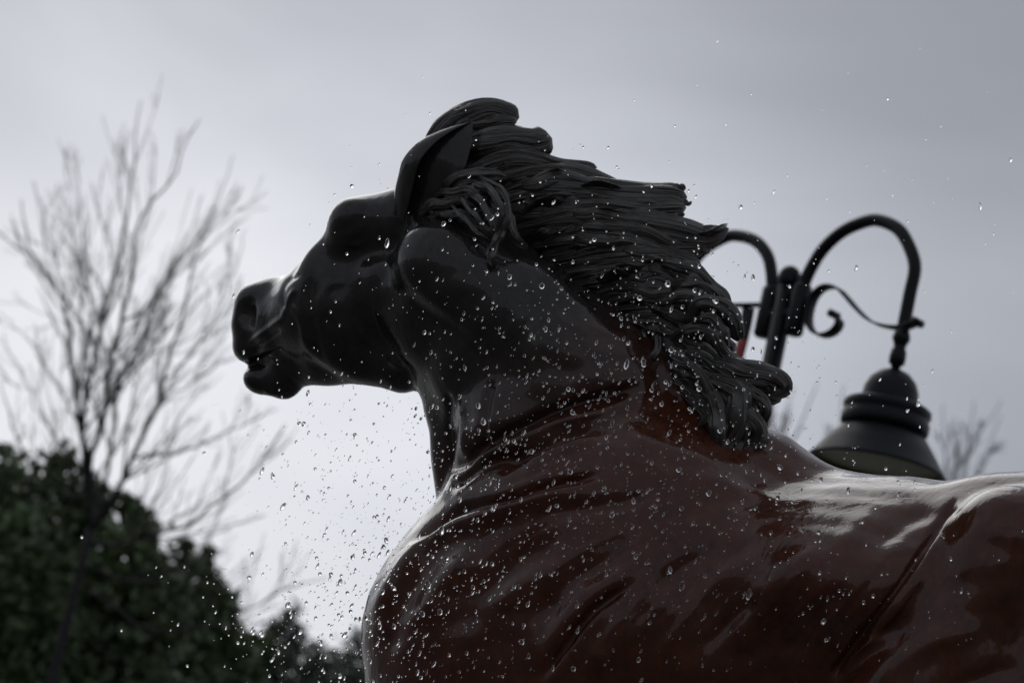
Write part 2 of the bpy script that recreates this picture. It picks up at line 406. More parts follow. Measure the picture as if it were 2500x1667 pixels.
def surface_nets():
    nx, ny, nz_ = FLD.shape
    neg = FLD < 0
    cnt = np.zeros((nx-1, ny-1, nz_-1), np.uint8)
    for dx in (0, 1):
        for dy in (0, 1):
            for dz in (0, 1):
                cnt += neg[dx:nx-1+dx, dy:ny-1+dy, dz:nz_-1+dz]
    act = (cnt > 0) & (cnt < 8)
    I = np.argwhere(act); idx = np.full(act.shape, -1, np.int32); idx[act] = np.arange(len(I))
    acc = np.zeros((len(I), 3)); num = np.zeros(len(I))
    corners = [(0, 0, 0), (1, 0, 0), (0, 1, 0), (1, 1, 0), (0, 0, 1), (1, 0, 1), (0, 1, 1), (1, 1, 1)]
    val = [FLD[I[:, 0]+c[0], I[:, 1]+c[1], I[:, 2]+c[2]] for c in corners]
    for a in range(8):
        for ax in (1, 2, 4):
            if a & ax: continue
            b = a | ax; va, vb = val[a], val[b]; cross = (va < 0) != (vb < 0)
            t = np.where(cross, va/(va-vb+1e-12), 0)
            pa, pb = np.array(corners[a], float), np.array(corners[b], float)
            acc += np.where(cross[:, None], pa+(pb-pa)*t[:, None], 0); num += cross
    V = G0+H*(I+acc/num[:, None])
    F = []
    for ax in range(3):
        o = [1, 1, 1]; o[ax] = 0
        s0 = [slice(1, None)]*3; s0[ax] = slice(0, FLD.shape[ax]-1)
        a = neg[tuple(slice(1, FLD.shape[i]-1) if i != ax else slice(0, FLD.shape[i]-1) for i in range(3))]
        b = neg[tuple(slice(1, FLD.shape[i]-1) if i != ax else slice(1, FLD.shape[i]) for i in range(3))]
        E = np.argwhere(a != b)
        flip = a[tuple(E.T)]
        E = E.copy()
        for i in range(3):
            if i != ax: E[:, i] += 1
        u, v = [(1, 2), (2, 0), (0, 1)][ax]
        def cell(du, dv):
            q = E.copy(); q[:, u] -= du; q[:, v] -= dv
            return idx[q[:, 0], q[:, 1], q[:, 2]]
        quad = np.stack([cell(1, 1), cell(0, 1), cell(0, 0), cell(1, 0)], 1)
        quad[~flip] = quad[~flip][:, ::-1]
        F.append(quad)
    return V, np.vstack(F)
bv, bf = surface_nets()
del FLD
def relax(V, F, it=6, lam=0.55, mu=-0.57):
    E = np.vstack([F[:, [0, 1]], F[:, [1, 2]], F[:, [2, 3]], F[:, [3, 0]]]); E = np.vstack([E, E[:, ::-1]])
    deg = np.bincount(E[:, 0], minlength=len(V))[:, None]
    for i in range(it*2):
        a = np.stack([np.bincount(E[:, 0], V[E[:, 1], c], minlength=len(V)) for c in range(3)], 1)/np.maximum(deg, 1)
        V = V+(lam if i % 2 == 0 else mu)*(a-V)
    return V
bv = relax(bv, bf)

STAT_BASE = to_world(C3(1800, 1600, .1)); STAT_BASE[2] = HOOF_Z
horse = empty('horse_statue', STAT_BASE)
tag(horse, 'wet dark bronze statue of a horse, head turned, mane blown back', 'statue')

# subdivide once, then carve the folds and wrinkles into the near surface
me0 = bpy.data.meshes.new('tmp'); me0.vertices.add(len(bv)); me0.vertices.foreach_set('co', bv.astype(np.float32).ravel())
me0.loops.add(len(bf)*4); me0.loops.foreach_set('vertex_index', bf.astype(np.int32).ravel())
me0.polygons.add(len(bf)); me0.polygons.foreach_set('loop_start', np.arange(0, len(bf)*4, 4, dtype=np.int32))
me0.update(calc_edges=True); me0.validate()
tmp = bpy.data.objects.new('tmp', me0); COL.objects.link(tmp)
md = tmp.modifiers.new('s', 'SUBSURF'); md.levels = 1; md.render_levels = 1
dg = bpy.context.evaluated_depsgraph_get()
body_me = bpy.data.meshes.new_from_object(tmp.evaluated_get(dg)); body_me.name = 'body'
bpy.data.objects.remove(tmp, do_unlink=True)
nv = len(body_me.vertices); bco = np.empty(nv*3, np.float32); body_me.vertices.foreach_get('co', bco); bco = bco.reshape(-1, 3).astype(float)
bno = np.empty(nv*3, np.float32); body_me.vertex_normals.foreach_get('vector', bno); bno = bno.reshape(-1, 3).astype(float)
def proj(P):
    s = FPX/(P[:, 2]+DIST)
    return np.stack([1250+P[:, 0]*s, 833.5-P[:, 1]*s], 1)
eye_c = np.array([0, 0, -DIST])
view = eye_c-bco; view /= np.linalg.norm(view, axis=1)[:, None]
FACE = np.clip(((bno*view).sum(1)-0.0)/0.25, 0, 1); UVP = proj(bco)
DISP = np.zeros(nv)
GAIN, WIDE = 1.9, 1.2
def stroke(pts, width, depth, fade=0.25, wmax=9, zr=None):
    """carve (depth < 0) or raise (depth > 0, metres) the near surface along a line drawn over the photograph"""
    width = width*WIDE
    P = np.asarray(pts, float); lo, hi = P.min(0)-3*width, P.max(0)+3*width
    sel = np.where((FACE > 0) & (UVP[:, 0] > lo[0]) & (UVP[:, 0] < hi[0]) & (UVP[:, 1] > lo[1]) & (UVP[:, 1] < hi[1]))[0]
    if zr: sel = sel[(bco[sel, 2] > zr[0]) & (bco[sel, 2] < zr[1])]
    if not len(sel): return
    Q = smooth_path(P, max(12, len(P)*6)); L = np.linspace(0, 1, len(Q))
    U = UVP[sel]; best = np.full(len(sel), 1e9); tt = np.zeros(len(sel))
    for i in range(len(Q)-1):
        a, b = Q[i], Q[i+1]; ab = b-a; t = np.clip(((U-a)@ab)/(ab@ab+1e-9), 0, 1)
        d = np.linalg.norm(U-a-t[:, None]*ab, axis=1); m = d < best
        best[m] = d[m]; tt[m] = (L[i]+(L[i+1]-L[i])*t)[m]
    env = np.clip(tt/fade, 0, 1)*np.clip((1-tt)/fade, 0, 1) if fade > 0 else 1.0
    env = env*env*(3-2*env) if fade > 0 else 1.0
    DISP[sel] += GAIN*depth*np.exp(-(best/width)**2)*env*FACE[sel]
mm = 0.001
SK = (-.5, .6)
# folds of the neck root and shoulder
stroke([(1575, 935), (1494, 968), (1418, 987), (1334, 1014), (1265, 1045), (1173, 1091), (1095, 1160)], 13, -16*mm, .12)
stroke([(1560, 975), (1460, 1008), (1360, 1032), (1270, 1070), (1190, 1110), (1110, 1175)], 19, 8*mm, .25)
stroke([(1468, 1041), (1380, 1068), (1315, 1094), (1257, 1121), (1207, 1163)], 10, -11*mm, .2)
stroke([(1470, 1066), (1390, 1092), (1320, 1120), (1265, 1150)], 14, 7*mm, .25)
stroke([(1284, 1098), (1188, 1133), (1150, 1152), (1090, 1195)], 9, -9*mm, .2)
stroke([(1483, 1156), (1380, 1175), (1311, 1194), (1261, 1213), (1188, 1228), (1125, 1247), (1070, 1286), (1007, 1341)], 11, -12*mm, .15)
stroke([(1480, 1184), (1380, 1204), (1300, 1226), (1200, 1256), (1118, 1284), (1045, 1325), (985, 1392), (935, 1475), (905, 1560)], 19, 12*mm, .2)
stroke([(1640, 1180), (1560, 1215), (1450, 1240), (1330, 1262)], 16, -6*mm, .3)
stroke([(1413, 1310), (1303, 1361), (1224, 1416), (1165, 1514), (1120, 1620)], 34, -9*mm, .3)
stroke([(1420, 1365), (1283, 1412), (1192, 1491), (1145, 1558), (1100, 1660)], 30, 8*mm, .3)
stroke([(1180, 1340), (1120, 1390), (1070, 1450), (1020, 1540)], 26, 10*mm, .3)
stroke([(1050, 1380), (1000, 1440), (960, 1530), (940, 1640)], 24, -7*mm, .3)
stroke([(1578, 1302), (1499, 1361), (1401, 1420), (1342, 1483), (1290, 1580)], 28, -8*mm, .3)
stroke([(1600, 1340), (1515, 1405), (1421, 1470), (1354, 1560), (1300, 1660)], 26, 8*mm, .3)
stroke([(1560, 1405), (1515, 1440), (1440, 1500), (1370, 1590), (1310, 1670)], 11, -8*mm, .2)
stroke([(1640, 1420), (1560, 1490), (1480, 1590), (1440, 1670)], 30, 9*mm, .25)
stroke([(1760, 1330), (1660, 1390), (1580, 1470), (1520, 1580)], 18, -7*mm, .3)
stroke([(1860, 1350), (1760, 1420), (1660, 1520), (1600, 1640)], 26, 7*mm, .3)
stroke([(1880, 1440), (1790, 1510), (1700, 1600)], 16, -6*mm, .3)
stroke([(2030, 1320), (1930, 1400), (1840, 1500), (1780, 1620)], 34, 8*mm, .3)
stroke([(2080, 1420), (1990, 1500), (1900, 1620)], 24, -7*mm, .3)
# withers, loin and flank
GAIN, WIDE = 1.0, 1.0
stroke([(1900, 1235), (1800, 1225), (1700, 1240), (1610, 1290)], 36, -8*mm, .35)
stroke([(2190, 1227), (2120, 1262), (2060, 1320), (2000, 1390)], 26, 5*mm, .4)
stroke([(2310, 1222), (2235, 1262), (2165, 1305), (2110, 1360)], 24, -10*mm, .3)
stroke([(2345, 1205), (2289, 1286), (2238, 1365), (2171, 1463), (2092, 1569), (2017, 1664)], 9, -14*mm, .12)
stroke([(2365, 1215), (2312, 1290), (2262, 1370), (2196, 1470), (2120, 1570), (2046, 1664)], 16, 9*mm, .15)
stroke([(2390, 1350), (2300, 1430), (2220, 1520)], 60, -11*mm, .45)
stroke([(2500, 1440), (2430, 1530), (2380, 1640)], 70, -11*mm, .45)
stroke([(2200, 1548), (2110, 1580), (2050, 1640)], 18, 9*mm, .3)
stroke([(2420, 1520), (2300, 1560), (2180, 1620), (2100, 1690)], 30, 10*mm, .3)
stroke([(2500, 1620), (2400, 1650), (2300, 1690)], 20, -9*mm, .3)
# neck: windpipe grooves, jaw shadow, faint muscle
stroke([(1204, 925), (1188, 985), (1176, 1060), (1165, 1100)], 9, -12*mm, .15)
stroke([(1094, 950), (1098, 1060), (1102, 1160)], 7, -9*mm, .15)
stroke([(1128, 960), (1130, 1060), (1128, 1150)], 9, 6*mm, .2)
stroke([(957, 600), (968, 680), (1010, 735), (1080, 790), (1150, 845), (1205, 915)], 20, -6*mm, .2)
stroke([(1330, 770), (1390, 840), (1470, 890)], 34, 5*mm, .3)
stroke([(1300, 850), (1360, 900), (1440, 930)], 30, -4*mm, .3)
stroke([(1290, 560), (1355, 640), (1460, 738), (1540, 822)], 14, -12*mm, .15)
# head: cheek ridge, mouth corner, nostril wrinkles, jaw line
stroke([(768, 640), (752, 720), (765, 800), (790, 880), (830, 925)], 10, -3*mm, .3)
stroke([(745, 650), (735, 740), (745, 830), (775, 900)], 10, 3*mm, .3)
stroke([(850, 680), (800, 700), (785, 760), (800, 820)], 12, 4*mm, .3)
stroke([(900, 500), (870, 545), (830, 562), (805, 562)], 12, -3*mm, .35)
stroke([(945, 480), (935, 560), (932, 640)], 12, -4*mm, .3)
stroke([(880, 640), (860, 720), (870, 800), (920, 860)], 10, 3*mm, .3)
stroke([(760, 760), (820, 800), (860, 860)], 9, -2.5*mm, .3)
stroke([(700, 730), (735, 790), (745, 850)], 8, 2.5*mm, .3)
stroke([(830, 585), (860, 600), (900, 590)], 8, 4*mm, .3)
stroke([(740, 668), (700, 690), (690, 730), (700, 760)], 6, -6*mm, .2)
stroke([(725, 700), (705, 730), (690, 780)], 6, 5*mm, .2)
stroke([(700, 770), (660, 800), (620, 830), (600, 850)], 7, 5*mm, .2)
stroke([(690, 800), (650, 830), (615, 860)], 6, -6*mm, .2)
stroke([(612, 886), (650, 870), (690, 850)], 6, -6*mm, .15)
stroke([(940, 870), (960, 890), (990, 905)], 8, -6*mm, .3)
stroke([(640, 945), (660, 960), (690, 962)], 6, 4*mm, .3)
_fr = random.Random(77)
FAM = [[(1560, 1010), (1440, 1035), (1320, 1075), (1220, 1125), (1130, 1190)], [(1560, 1120), (1430, 1140), (1300, 1175), (1180, 1220), (1060, 1300)],
       [(1620, 1230), (1480, 1260), (1350, 1310), (1230, 1390), (1150, 1500)], [(1700, 1330), (1600, 1390), (1500, 1470), (1420, 1560), (1370, 1650)],
       [(1900, 1340), (1780, 1400), (1680, 1490), (1600, 1580), (1550, 1660)], [(2110, 1340), (2010, 1410), (1910, 1510), (1840, 1600), (1790, 1670)],
       [(2420, 1260), (2350, 1350), (2270, 1460), (2190, 1570), (2120, 1670)]]
for k in range(46):
    i = _fr.randrange(len(FAM)-1); a = _fr.random(); A = smooth_path(np.array(FAM[i], float)*(1-a)+np.array(FAM[i+1], float)*a, 20)
    j0 = _fr.randrange(0, 9); j1 = min(19, j0+_fr.randrange(9, 17)); q = A[j0:j1+1:2]+np.array([_fr.uniform(-14, 14), _fr.uniform(-14, 14)])
    if len(q) >= 3: stroke(q, _fr.uniform(6.5, 13), _fr.choice((-1, -1, 1))*_fr.uniform(1.0, 2.8)*mm, .45)
DISP += .0016*np.sin(bco@np.array([37., 21., 29.])+2*np.sin(bco@np.array([11., -17., 9.])))*np.sin(bco@np.array([-19., 33., 23.]))
bco += bno*DISP[:, None]
body_me.vertices.foreach_set('co', (to_world(bco)-STAT_BASE).astype(np.float32).ravel()); body_me.update()
body_me.polygons.foreach_set('use_smooth', np.ones(len(body_me.polygons), bool))
body_me.materials.append(M_BODY)
body = bpy.data.objects.new('body', body_me); COL.objects.link(body); body.parent = horse

# ------------------------------------------------------------------ mane
def lock_mesh(path, rad, n=34, seg=26, thick=0.6, ridges=(5, 11), amp=(.11, .05), ph=0.0, twist=0.6, blunt=0.35):
    """a sculpted lock of hair: swept flattened section with strand ridges; path in camera axes"""
    P = smooth_path(path, n); R_ = interp(rad, n); t = np.linspace(0, 1, n)
    P[:, 1] += .0035*np.sin(14*t+ph*3)*np.minimum(1, 4*t); P[:, 2] += .005*np.sin(10*t+ph)*np.minimum(1, 4*t)
    cap = np.clip((1-t)/0.10, 0, 1); cap = np.sqrt(1-(1-cap)**2)*(1-blunt*0.0)+0.02
    cap0 = np.clip(t/0.06, 0, 1); cap0 = np.sqrt(1-(1-cap0)**2)+0.05
    R_ = R_*np.minimum(cap, cap0)
    T = np.gradient(P, axis=0); T /= np.linalg.norm(T, axis=1)[:, None]
    Vw = P-eye_c; Vw /= np.linalg.norm(Vw, axis=1)[:, None]
    A = np.cross(T, Vw); A /= np.linalg.norm(A, axis=1)[:, None]; B = np.cross(A, T)
    th = np.arange(seg)*2*math.pi/seg
    TH, TT = np.meshgrid(th, t)
    wv = .35*np.sin(5*TT+ph)+.2*np.sin(11*TT+2*ph)
    rr = 1.08-amp[0]*1.7*(1-np.abs(np.sin(.5*ridges[0]*TH+ph+twist*4*TT+wv)))**1.5-amp[1]*1.5*(1-np.abs(np.sin(.5*ridges[1]*TH+2.3*ph-twist*3*TT+wv*1.5)))+0.05*np.sin(9*TT+ph)+.10*np.sin(3*TH+7*TT+ph)*np.sin(2*TH-9*TT+2*ph)+.07*np.sin(2*TH+17*TT+3*ph)
    V = P[:, None, :]+(R_[:, None]*rr)[..., None]*(np.cos(TH)[..., None]*A[:, None, :]+thick*np.sin(TH)[..., None]*B[:, None, :])
    F = []
    for i in range(n-1):
        for j in range(seg):
            a, b = i*seg+j, i*seg+(j+1) % seg
            F.append((a, b, b+seg, a+seg))
    F.append(tuple(range(seg))[::-1]); F.append(tuple((n-1)*seg+j for j in range(seg)))
    return V.reshape(-1, 3), F
def cpath(pts):  return [C3(*p) for p in pts]
def crad(rs, w): return [r*S(w) for r in rs]
LK = [  # (path (px, py, depth), half-widths in px)
    ([(1030, 420, .30), (1075, 335, .29), (1130, 288, .28), (1200, 272, .27), (1268, 284, .27)], [24, 30, 36, 28, 29]),
    ([(1070, 350, .28), (1130, 318, .27), (1200, 300, .26), (1262, 300, .26)], [16, 24, 22, 14]),
    ([(1080, 420, .28), (1150, 362, .26), (1230, 345, .25), (1300, 348, .25), (1348, 336, .25)], [24, 34, 38, 38, 30]),
    ([(1110, 455, .27), (1200, 405, .25), (1300, 395, .24), (1390, 410, .24), (1458, 409, .25)], [26, 36, 34, 20, 12]),
    ([(1140, 480, .27), (1260, 440, .24), (1380, 425, .23), (1470, 448, .24), (1540, 468, .26)], [24, 34, 34, 26, 12]),
    ([(1160, 500, .27), (1300, 470, .23), (1440, 465, .22), (1560, 480, .22), (1678, 478, .23)], [22, 34, 35, 33, 30]),
    ([(1200, 530, .26), (1340, 505, .22), (1480, 500, .20), (1590, 508, .21), (1676, 510, .22)], [22, 32, 34, 36, 31]),
    ([(1250, 560, .25), (1380, 535, .21), (1500, 535, .19), (1620, 560, .20), (1720, 575, .22), (1780, 555, .23)], [22, 32, 36, 40, 36, 14]),
    ([(1290, 595, .25), (1420, 565, .20), (1540, 570, .19), (1640, 595, .20), (1730, 600, .22)], [20, 32, 34, 34, 22]),
    ([(1320, 630, .25), (1450, 600, .20), (1570, 605, .18), (1660, 632, .19), (1712, 648, .21)], [18, 30, 34, 28, 12]),
    ([(1355, 660, .24), (1480, 635, .19), (1590, 640, .17), (1680, 668, .18), (1740, 706, .20)], [18, 28, 32, 28, 14]),
    ([(1390, 690, .24), (1500, 668, .18), (1610, 668, .17), (1700, 700, .18), (1765, 745, .19)], [16, 28, 30, 28, 18]),
    ([(1420, 722, .24), (1530, 700, .18), (1640, 705, .16), (1720, 735, .17), (1778, 775, .18)], [16, 28, 30, 26, 16]),
    ([(1455, 755, .23), (1550, 732, .17), (1650, 745, .15), (1730, 790, .15), (1800, 820, .17)], [16, 28, 32, 28, 18]),
    ([(1490, 790, .22), (1580, 768, .16), (1670, 790, .14), (1750, 835, .14), (1800, 852, .16)], [16, 28, 32, 26, 14]),
    ([(1520, 820, .21), (1600, 805, .15), (1690, 850, .12), (1785, 916, .11), (1868, 928, .12), (1912, 945, .13)], [16, 26, 28, 28, 30, 24]),
    ([(1540, 850, .20), (1620, 845, .14), (1700, 880, .11), (1790, 930, .09), (1880, 965, .10), (1910, 955, .12)], [14, 26, 32, 34, 26, 14]),
    ([(1570, 870, .18), (1650, 890, .12), (1730, 940, .09), (1800, 985, .08), (1850, 1000, .09)], [14, 26, 32, 32, 20]),
    ([(1590, 890, .17), (1680, 930, .10), (1750, 985, .08), (1805, 1050, .07), (1796, 1100, .07), (1756, 1148, .06)], [12, 24, 30, 32, 24, 8]),
    ([(1650, 930, .12), (1720, 990, .08), (1760, 1050, .05), (1755, 1110, .04), (1745, 1150, .04)], [12, 24, 28, 24, 10]),
    ([(1740, 960, .07), (1810, 1010, .05), (1850, 1050, .05), (1830, 1095, .05), (1780, 1130, .05)], [16, 28, 24, 20, 10]),
    # the tress that hangs over the neck below the ear
    ([(1100, 498, 0.184), (1140, 540, 0.129), (1170, 570, 0.114), (1198, 592, 0.114)], [3, 6, 6, 2]),
    ([(1118, 478, 0.184), (1156, 520, 0.124), (1182, 556, 0.109), (1199, 592, 0.109)], [4, 7, 6, 2]),
    ([(1136, 462, 0.184), (1180, 500, 0.119), (1200, 546, 0.104), (1201, 592, 0.104)], [5, 9, 8, 2]),
    ([(1150, 444, 0.184), (1202, 470, 0.119), (1224, 520, 0.099), (1216, 560, 0.099), (1199, 594, 0.102)], [6, 9, 9, 7, 2]),
    ([(1160, 434, 0.194), (1216, 455, 0.124), (1242, 510, 0.104), (1234, 556, 0.099), (1206, 596, 0.104)], [6, 8, 7, 6, 2]),
    ([(1238, 546, 0.114), (1224, 580, 0.094), (1206, 612, 0.089), (1201, 656, 0.094)], [2, 7, 8, 2]),
    ([(1224, 560, 0.104), (1205, 590, 0.089), (1193, 622, 0.089), (1201, 650, 0.094)], [2, 6, 6, 2]),
    ([(1560, 780, .19), (1572, 825, .14), (1552, 870, .115), (1566, 905, .11), (1602, 916, .12)], [3, 8, 8, 7, 3]),
    ([(1600, 790, .15), (1606, 840, .11), (1588, 880, .10), (1598, 908, .10), (1622, 920, .11)], [3, 8, 9, 7, 3]),
    # curls where the mane breaks up over the withers
    ([(1630, 700, .14), (1700, 695, .10), (1755, 725, .09), (1780, 780, .10)], [12, 24, 24, 12]),
    ([(1680, 790, .08), (1705, 745, .065), (1750, 742, .065), (1790, 785, .08), (1806, 832, .10)], [8, 18, 24, 24, 12]),
    ([(1690, 790, .07), (1720, 775, .055), (1758, 800, .055), (1775, 852, .07)], [6, 13, 17, 8]),
    ([(1740, 880, .08), (1830, 908, .06), (1895, 925, .07), (1908, 948, .08), (1870, 968, .08)], [18, 32, 28, 24, 12]),
    ([(1730, 920, .06), (1800, 955, .05), (1795, 1030, .04), (1768, 1090, .035), (1748, 1146, .035)], [14, 26, 30, 22, 8]),
    ([(1700, 930, .07), (1745, 980, .045), (1755, 1050, .03), (1748, 1110, .03)], [12, 20, 22, 8]),
    ([(1600, 740, .13), (1660, 725, .09), (1715, 735, .075), (1740, 770, .075), (1722, 800, .08)], [8, 14, 17, 15, 6]),
    ([(1640, 830, .11), (1690, 800, .07), (1740, 815, .06), (1770, 860, .07), (1810, 880, .09)], [8, 14, 16, 14, 6]),
    ([(1600, 640, .15), (1670, 650, .12), (1720, 680, .10), (1745, 712, .10), (1730, 745, .10)], [8, 16, 18, 14, 5]),
    ([(1640, 880, .10), (1700, 905, .06), (1735, 960, .045), (1730, 1010, .045), (1700, 1040, .06)], [6, 12, 14, 11, 4]),
    ([(1800, 940, .06), (1845, 960, .05), (1870, 1000, .055), (1850, 1040, .06)], [8, 15, 15, 6]),
    ([(1780, 1000, .045), (1812, 1040, .04), (1806, 1085, .04), (1780, 1120, .04)], [6, 13, 14, 5]),
    # hair round the ear
    ([(1020, 520, .25), (1060, 500, .205), (1110, 492, .18), (1160, 500, .17)], [8, 13, 13, 4]),
    ([(1040, 535, .24), (1085, 522, .195), (1130, 525, .165), (1165, 545, .15)], [6, 11, 11, 3]),
    ([(1060, 480, .22), (1105, 468, .185), (1150, 470, .17), (1190, 490, .16)], [8, 13, 13, 4]),
    ([(1060, 500, .27), (1110, 450, .21), (1170, 430, .19), (1240, 435, .20)], [14, 22, 22, 8]),
    ([(1085, 520, .25), (1135, 480, .19), (1190, 465, .17), (1250, 480, .19)], [12, 20, 20, 8]),
    ([(1190, 480, .18), (1230, 520, .14), (1250, 570, .13), (1290, 610, .15)], [10, 16, 16, 6]),
]
# the sheet of combed hair that the locks grow out of, in rows along the flow
_hr = np.random.RandomState(12)
def strands(s_, t_):
    """relief of combed bronze hair across (s_) and along (t_) the flow"""
    z = np.zeros_like(s_)
    for f_, a_ in ((4, .022), (6, .022), (9, .020), (15, .013), (24, .006), (44, .002)):
        for _ in range(2):
            w_ = s_+(.30/f_)*np.sin(2*math.pi*(t_*_hr.uniform(.6, 1.6)+s_*_hr.uniform(1, 3))+_hr.uniform(0, 6.28))
            z += a_*(1-2*np.abs(np.sin(math.pi*f_*_hr.uniform(.8, 1.2)*w_+_hr.uniform(0, 6.28))))*.6
    return z
def hair_sheet(rows, ns=420, nt=56):
    K = 24; A = np.array([smooth_path([np.array(q, float) for q in r_], K) for r_ in rows])
    Bm = np.stack([smooth_path(A[:, k, :], ns) for k in range(K)], 1)
    ss = np.linspace(0, 1, ns); tend = .90+.07*np.sin(ss*61)+.04*np.sin(ss*23+1)
    t01 = np.linspace(0, 1, nt); G = np.zeros((ns, nt, 3))
    for i in range(ns):
        for c in range(3): G[i, :, c] = np.interp(t01*tend[i], np.linspace(0, 1, K), Bm[i, :, c])
    S_, T_ = np.meshgrid(ss, t01, indexing='ij')
    rel = strands(S_, T_)
    thick = np.sqrt(np.clip((1-T_)/.16, 0.0, 1))*np.sqrt(np.clip((T_+.02)/.10, 0, 1))
    P = np.stack([C3(*q) for q in G.reshape(-1, 3)]).reshape(ns, nt, 3)
    front = P.copy(); front[..., 2] += -.022*thick-rel*np.minimum(1, thick*1.2); front[..., 1] += rel*.35
    back = P.copy(); back[..., 2] += .10*thick+.012+rel*.5
    V = np.vstack([front.reshape(-1, 3), back.reshape(-1, 3)]); o = ns*nt
    i, j = np.meshgrid(np.arange(ns-1), np.arange(nt-1), indexing='ij'); a = (i*nt+j).ravel()
    F = [np.stack([a, a+nt, a+nt+1, a+1], 1), np.stack([a+o, a+o+1, a+o+nt+1, a+o+nt], 1)]
    a = np.arange(ns-1)*nt; F.append(np.stack([a, a+o, a+o+nt, a+nt], 1)); a = a+nt-1; F.append(np.stack([a, a+nt, a+o+nt, a+o], 1))
    a = np.arange(nt-1); F.append(np.stack([a, a+1, a+o+1, a+o], 1)); a = a+(ns-1)*nt; F.append(np.stack([a, a+o, a+o+1, a+1], 1))
    uv = np.stack([np.r_[S_.ravel(), S_.ravel()]*60, np.r_[T_.ravel(), T_.ravel()]*3], 1)
    return V, np.vstack(F), uv
def add_uv(o, uv):
    me = o.data; lay = me.uv_layers.new(name='strand'); li = np.empty(len(me.loops), np.int32); me.loops.foreach_get('vertex_index', li)
    lay.data.foreach_set('uv', uv[li].astype(np.float32).ravel())
sv, sf, suv = hair_sheet([LK[q][0] for q in (3, 4, 5, 6, 7, 8, 9, 10, 11, 12, 13, 14, 15, 16, 17, 18)])
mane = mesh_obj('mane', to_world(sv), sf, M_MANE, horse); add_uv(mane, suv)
rng = random.Random(3)
allk = [(p, r, 0) for p, r in LK]
for i in range(4, 18):                               # finer wisps laid over the sheet
    a, b = LK[i], LK[i+1]
    pa = smooth_path([np.array(q, float) for q in a[0]], 9); pb = smooth_path([np.array(q, float) for q in b[0]], 9)
    for kx in range(1):
        f = rng.uniform(.2, .8); s0 = rng.uniform(0, .45); s1 = min(.99, s0+rng.uniform(.4, .75))
        q = pa*(1-f)+pb*f
        t = np.linspace(s0, s1, 6)
        q = np.stack([np.interp(t, np.linspace(0, 1, 9), q[:, c]) for c in range(3)], 1)
        q[:, 1] += np.array([rng.uniform(-6, 6) for _ in range(6)]); q[:, 2] -= .016+np.array([-.012, .004, .006, .006, .002, -.012])*rng.uniform(.6, 1.4)
        w0 = rng.uniform(11, 20)
        allk.append((q.tolist(), [w0*.3, w0, w0, w0*.8, 2], 1))
for i in (5, 6, 8, 9, 10, 12, 14):
    e1, e0 = np.array(LK[i][0][-1], float), np.array(LK[i][0][-2], float); d = (e1-e0)[:2]; d /= np.linalg.norm(d); nrm = np.array([-d[1], d[0]]); rr_ = LK[i][1][-1]
    for kx in range(2):
        off = rng.uniform(-.8, .8)*rr_; a = rng.uniform(-.16, .16); dd = d*math.cos(a)+nrm*math.sin(a); Lt = rng.uniform(24, 40)
        st = e1[:2]-d*40+nrm*off; q = [(*(st+dd*Lt*u+nrm*rng.uniform(-3, 3)), e1[2]-.008+.01*u) for u in (0, .5, 1.0, 1.35)]
        allk.append((q, [5, rng.uniform(9, 13), rng.uniform(6, 10), 3], 1))
for i, (pts, rs, fine) in enumerate(allk):
    big = (not fine) and i < 21
    nn, sg = (26, 16) if fine else (44, 36)
    v, f = lock_mesh(cpath(pts), crad(rs, pts[1][2]), nn, sg, .5 if fine else .56,
                     (3, 7) if fine else (6, 13), (.12, .05) if fine else (.13, .06), rng.uniform(0, 6), rng.uniform(.2, .9))
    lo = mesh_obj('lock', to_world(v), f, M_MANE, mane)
    th_, t_ = np.meshgrid(np.linspace(0, 1, sg, endpoint=False), np.linspace(0, 1, nn))
    add_uv(lo, np.stack([th_.ravel()*max(rs)*.45+rng.uniform(0, 9), t_.ravel()*3], 1))

# ------------------------------------------------------------------ ears and eye
def ear(left, right, bulge, direction):
    """a cupped, pointed ear: a leaf between its two rims that bulges to the back, with thickness"""
    n, m = 28, 20
    Lr, Rr = smooth_path(cpath(left), n), smooth_path(cpath(right), n); B = interp(bulge, n); d = np.asarray(direction, float); d /= np.linalg.norm(d)
    u = np.linspace(-1, 1, m); V = []
    for inset, bs in ((1.0, 1.0), (.93, .86)):
        for i in range(n):
            mid = (Lr[i]+Rr[i])/2; hf = (Rr[i]-Lr[i])/2*inset
            V.append(mid+u[:, None]*hf+(B[i]*bs*1.25*(1-u)/2*(1-np.exp(-(1+u)/.22)))[:, None]*d)
    V = np.vstack(V); F = []; k = n*m
    for i in range(n-1):
        for j in range(m-1):
            a = i*m+j; F.append((a, a+1, a+m+1, a+m)); F.append((k+a, k+a+m, k+a+m+1, k+a+1))
        F.append((i*m, (i+1)*m, k+(i+1)*m, k+i*m)); a = i*m+m-1; F.append((a, k+a, k+a+m, a+m))
    a = (n-1)*m; F.append(tuple([a+j for j in range(m)]+[k+a+j for j in range(m-1, -1, -1)]))
    return V, F
v, f = ear([(985, 540, .26), (1004, 460, .22), (1020, 398, .20), (1058, 350, .20), (1104, 318, .21), (1151, 297, .23)],
           [(1090, 540, .22), (1116, 470, .20), (1132, 420, .195), (1145, 375, .20), (1153, 335, .21), (1154, 300, .23)], [.085, .105, .105, .085, .045, .004], (-.66, .34, .62))
mesh_obj('ear', to_world(v), f, M_BODY, horse)
v, f = ear([(1000, 500, .48), (1030, 420, .46), (1060, 350, .45), (1100, 300, .44)], [(1080, 500, .42), (1100, 420, .40), (1110, 360, .41), (1104, 303, .44)], [.06, .07, .05, .003], (-.5, .2, .8))
mesh_obj('ear', to_world(v), f, M_BODY, horse)
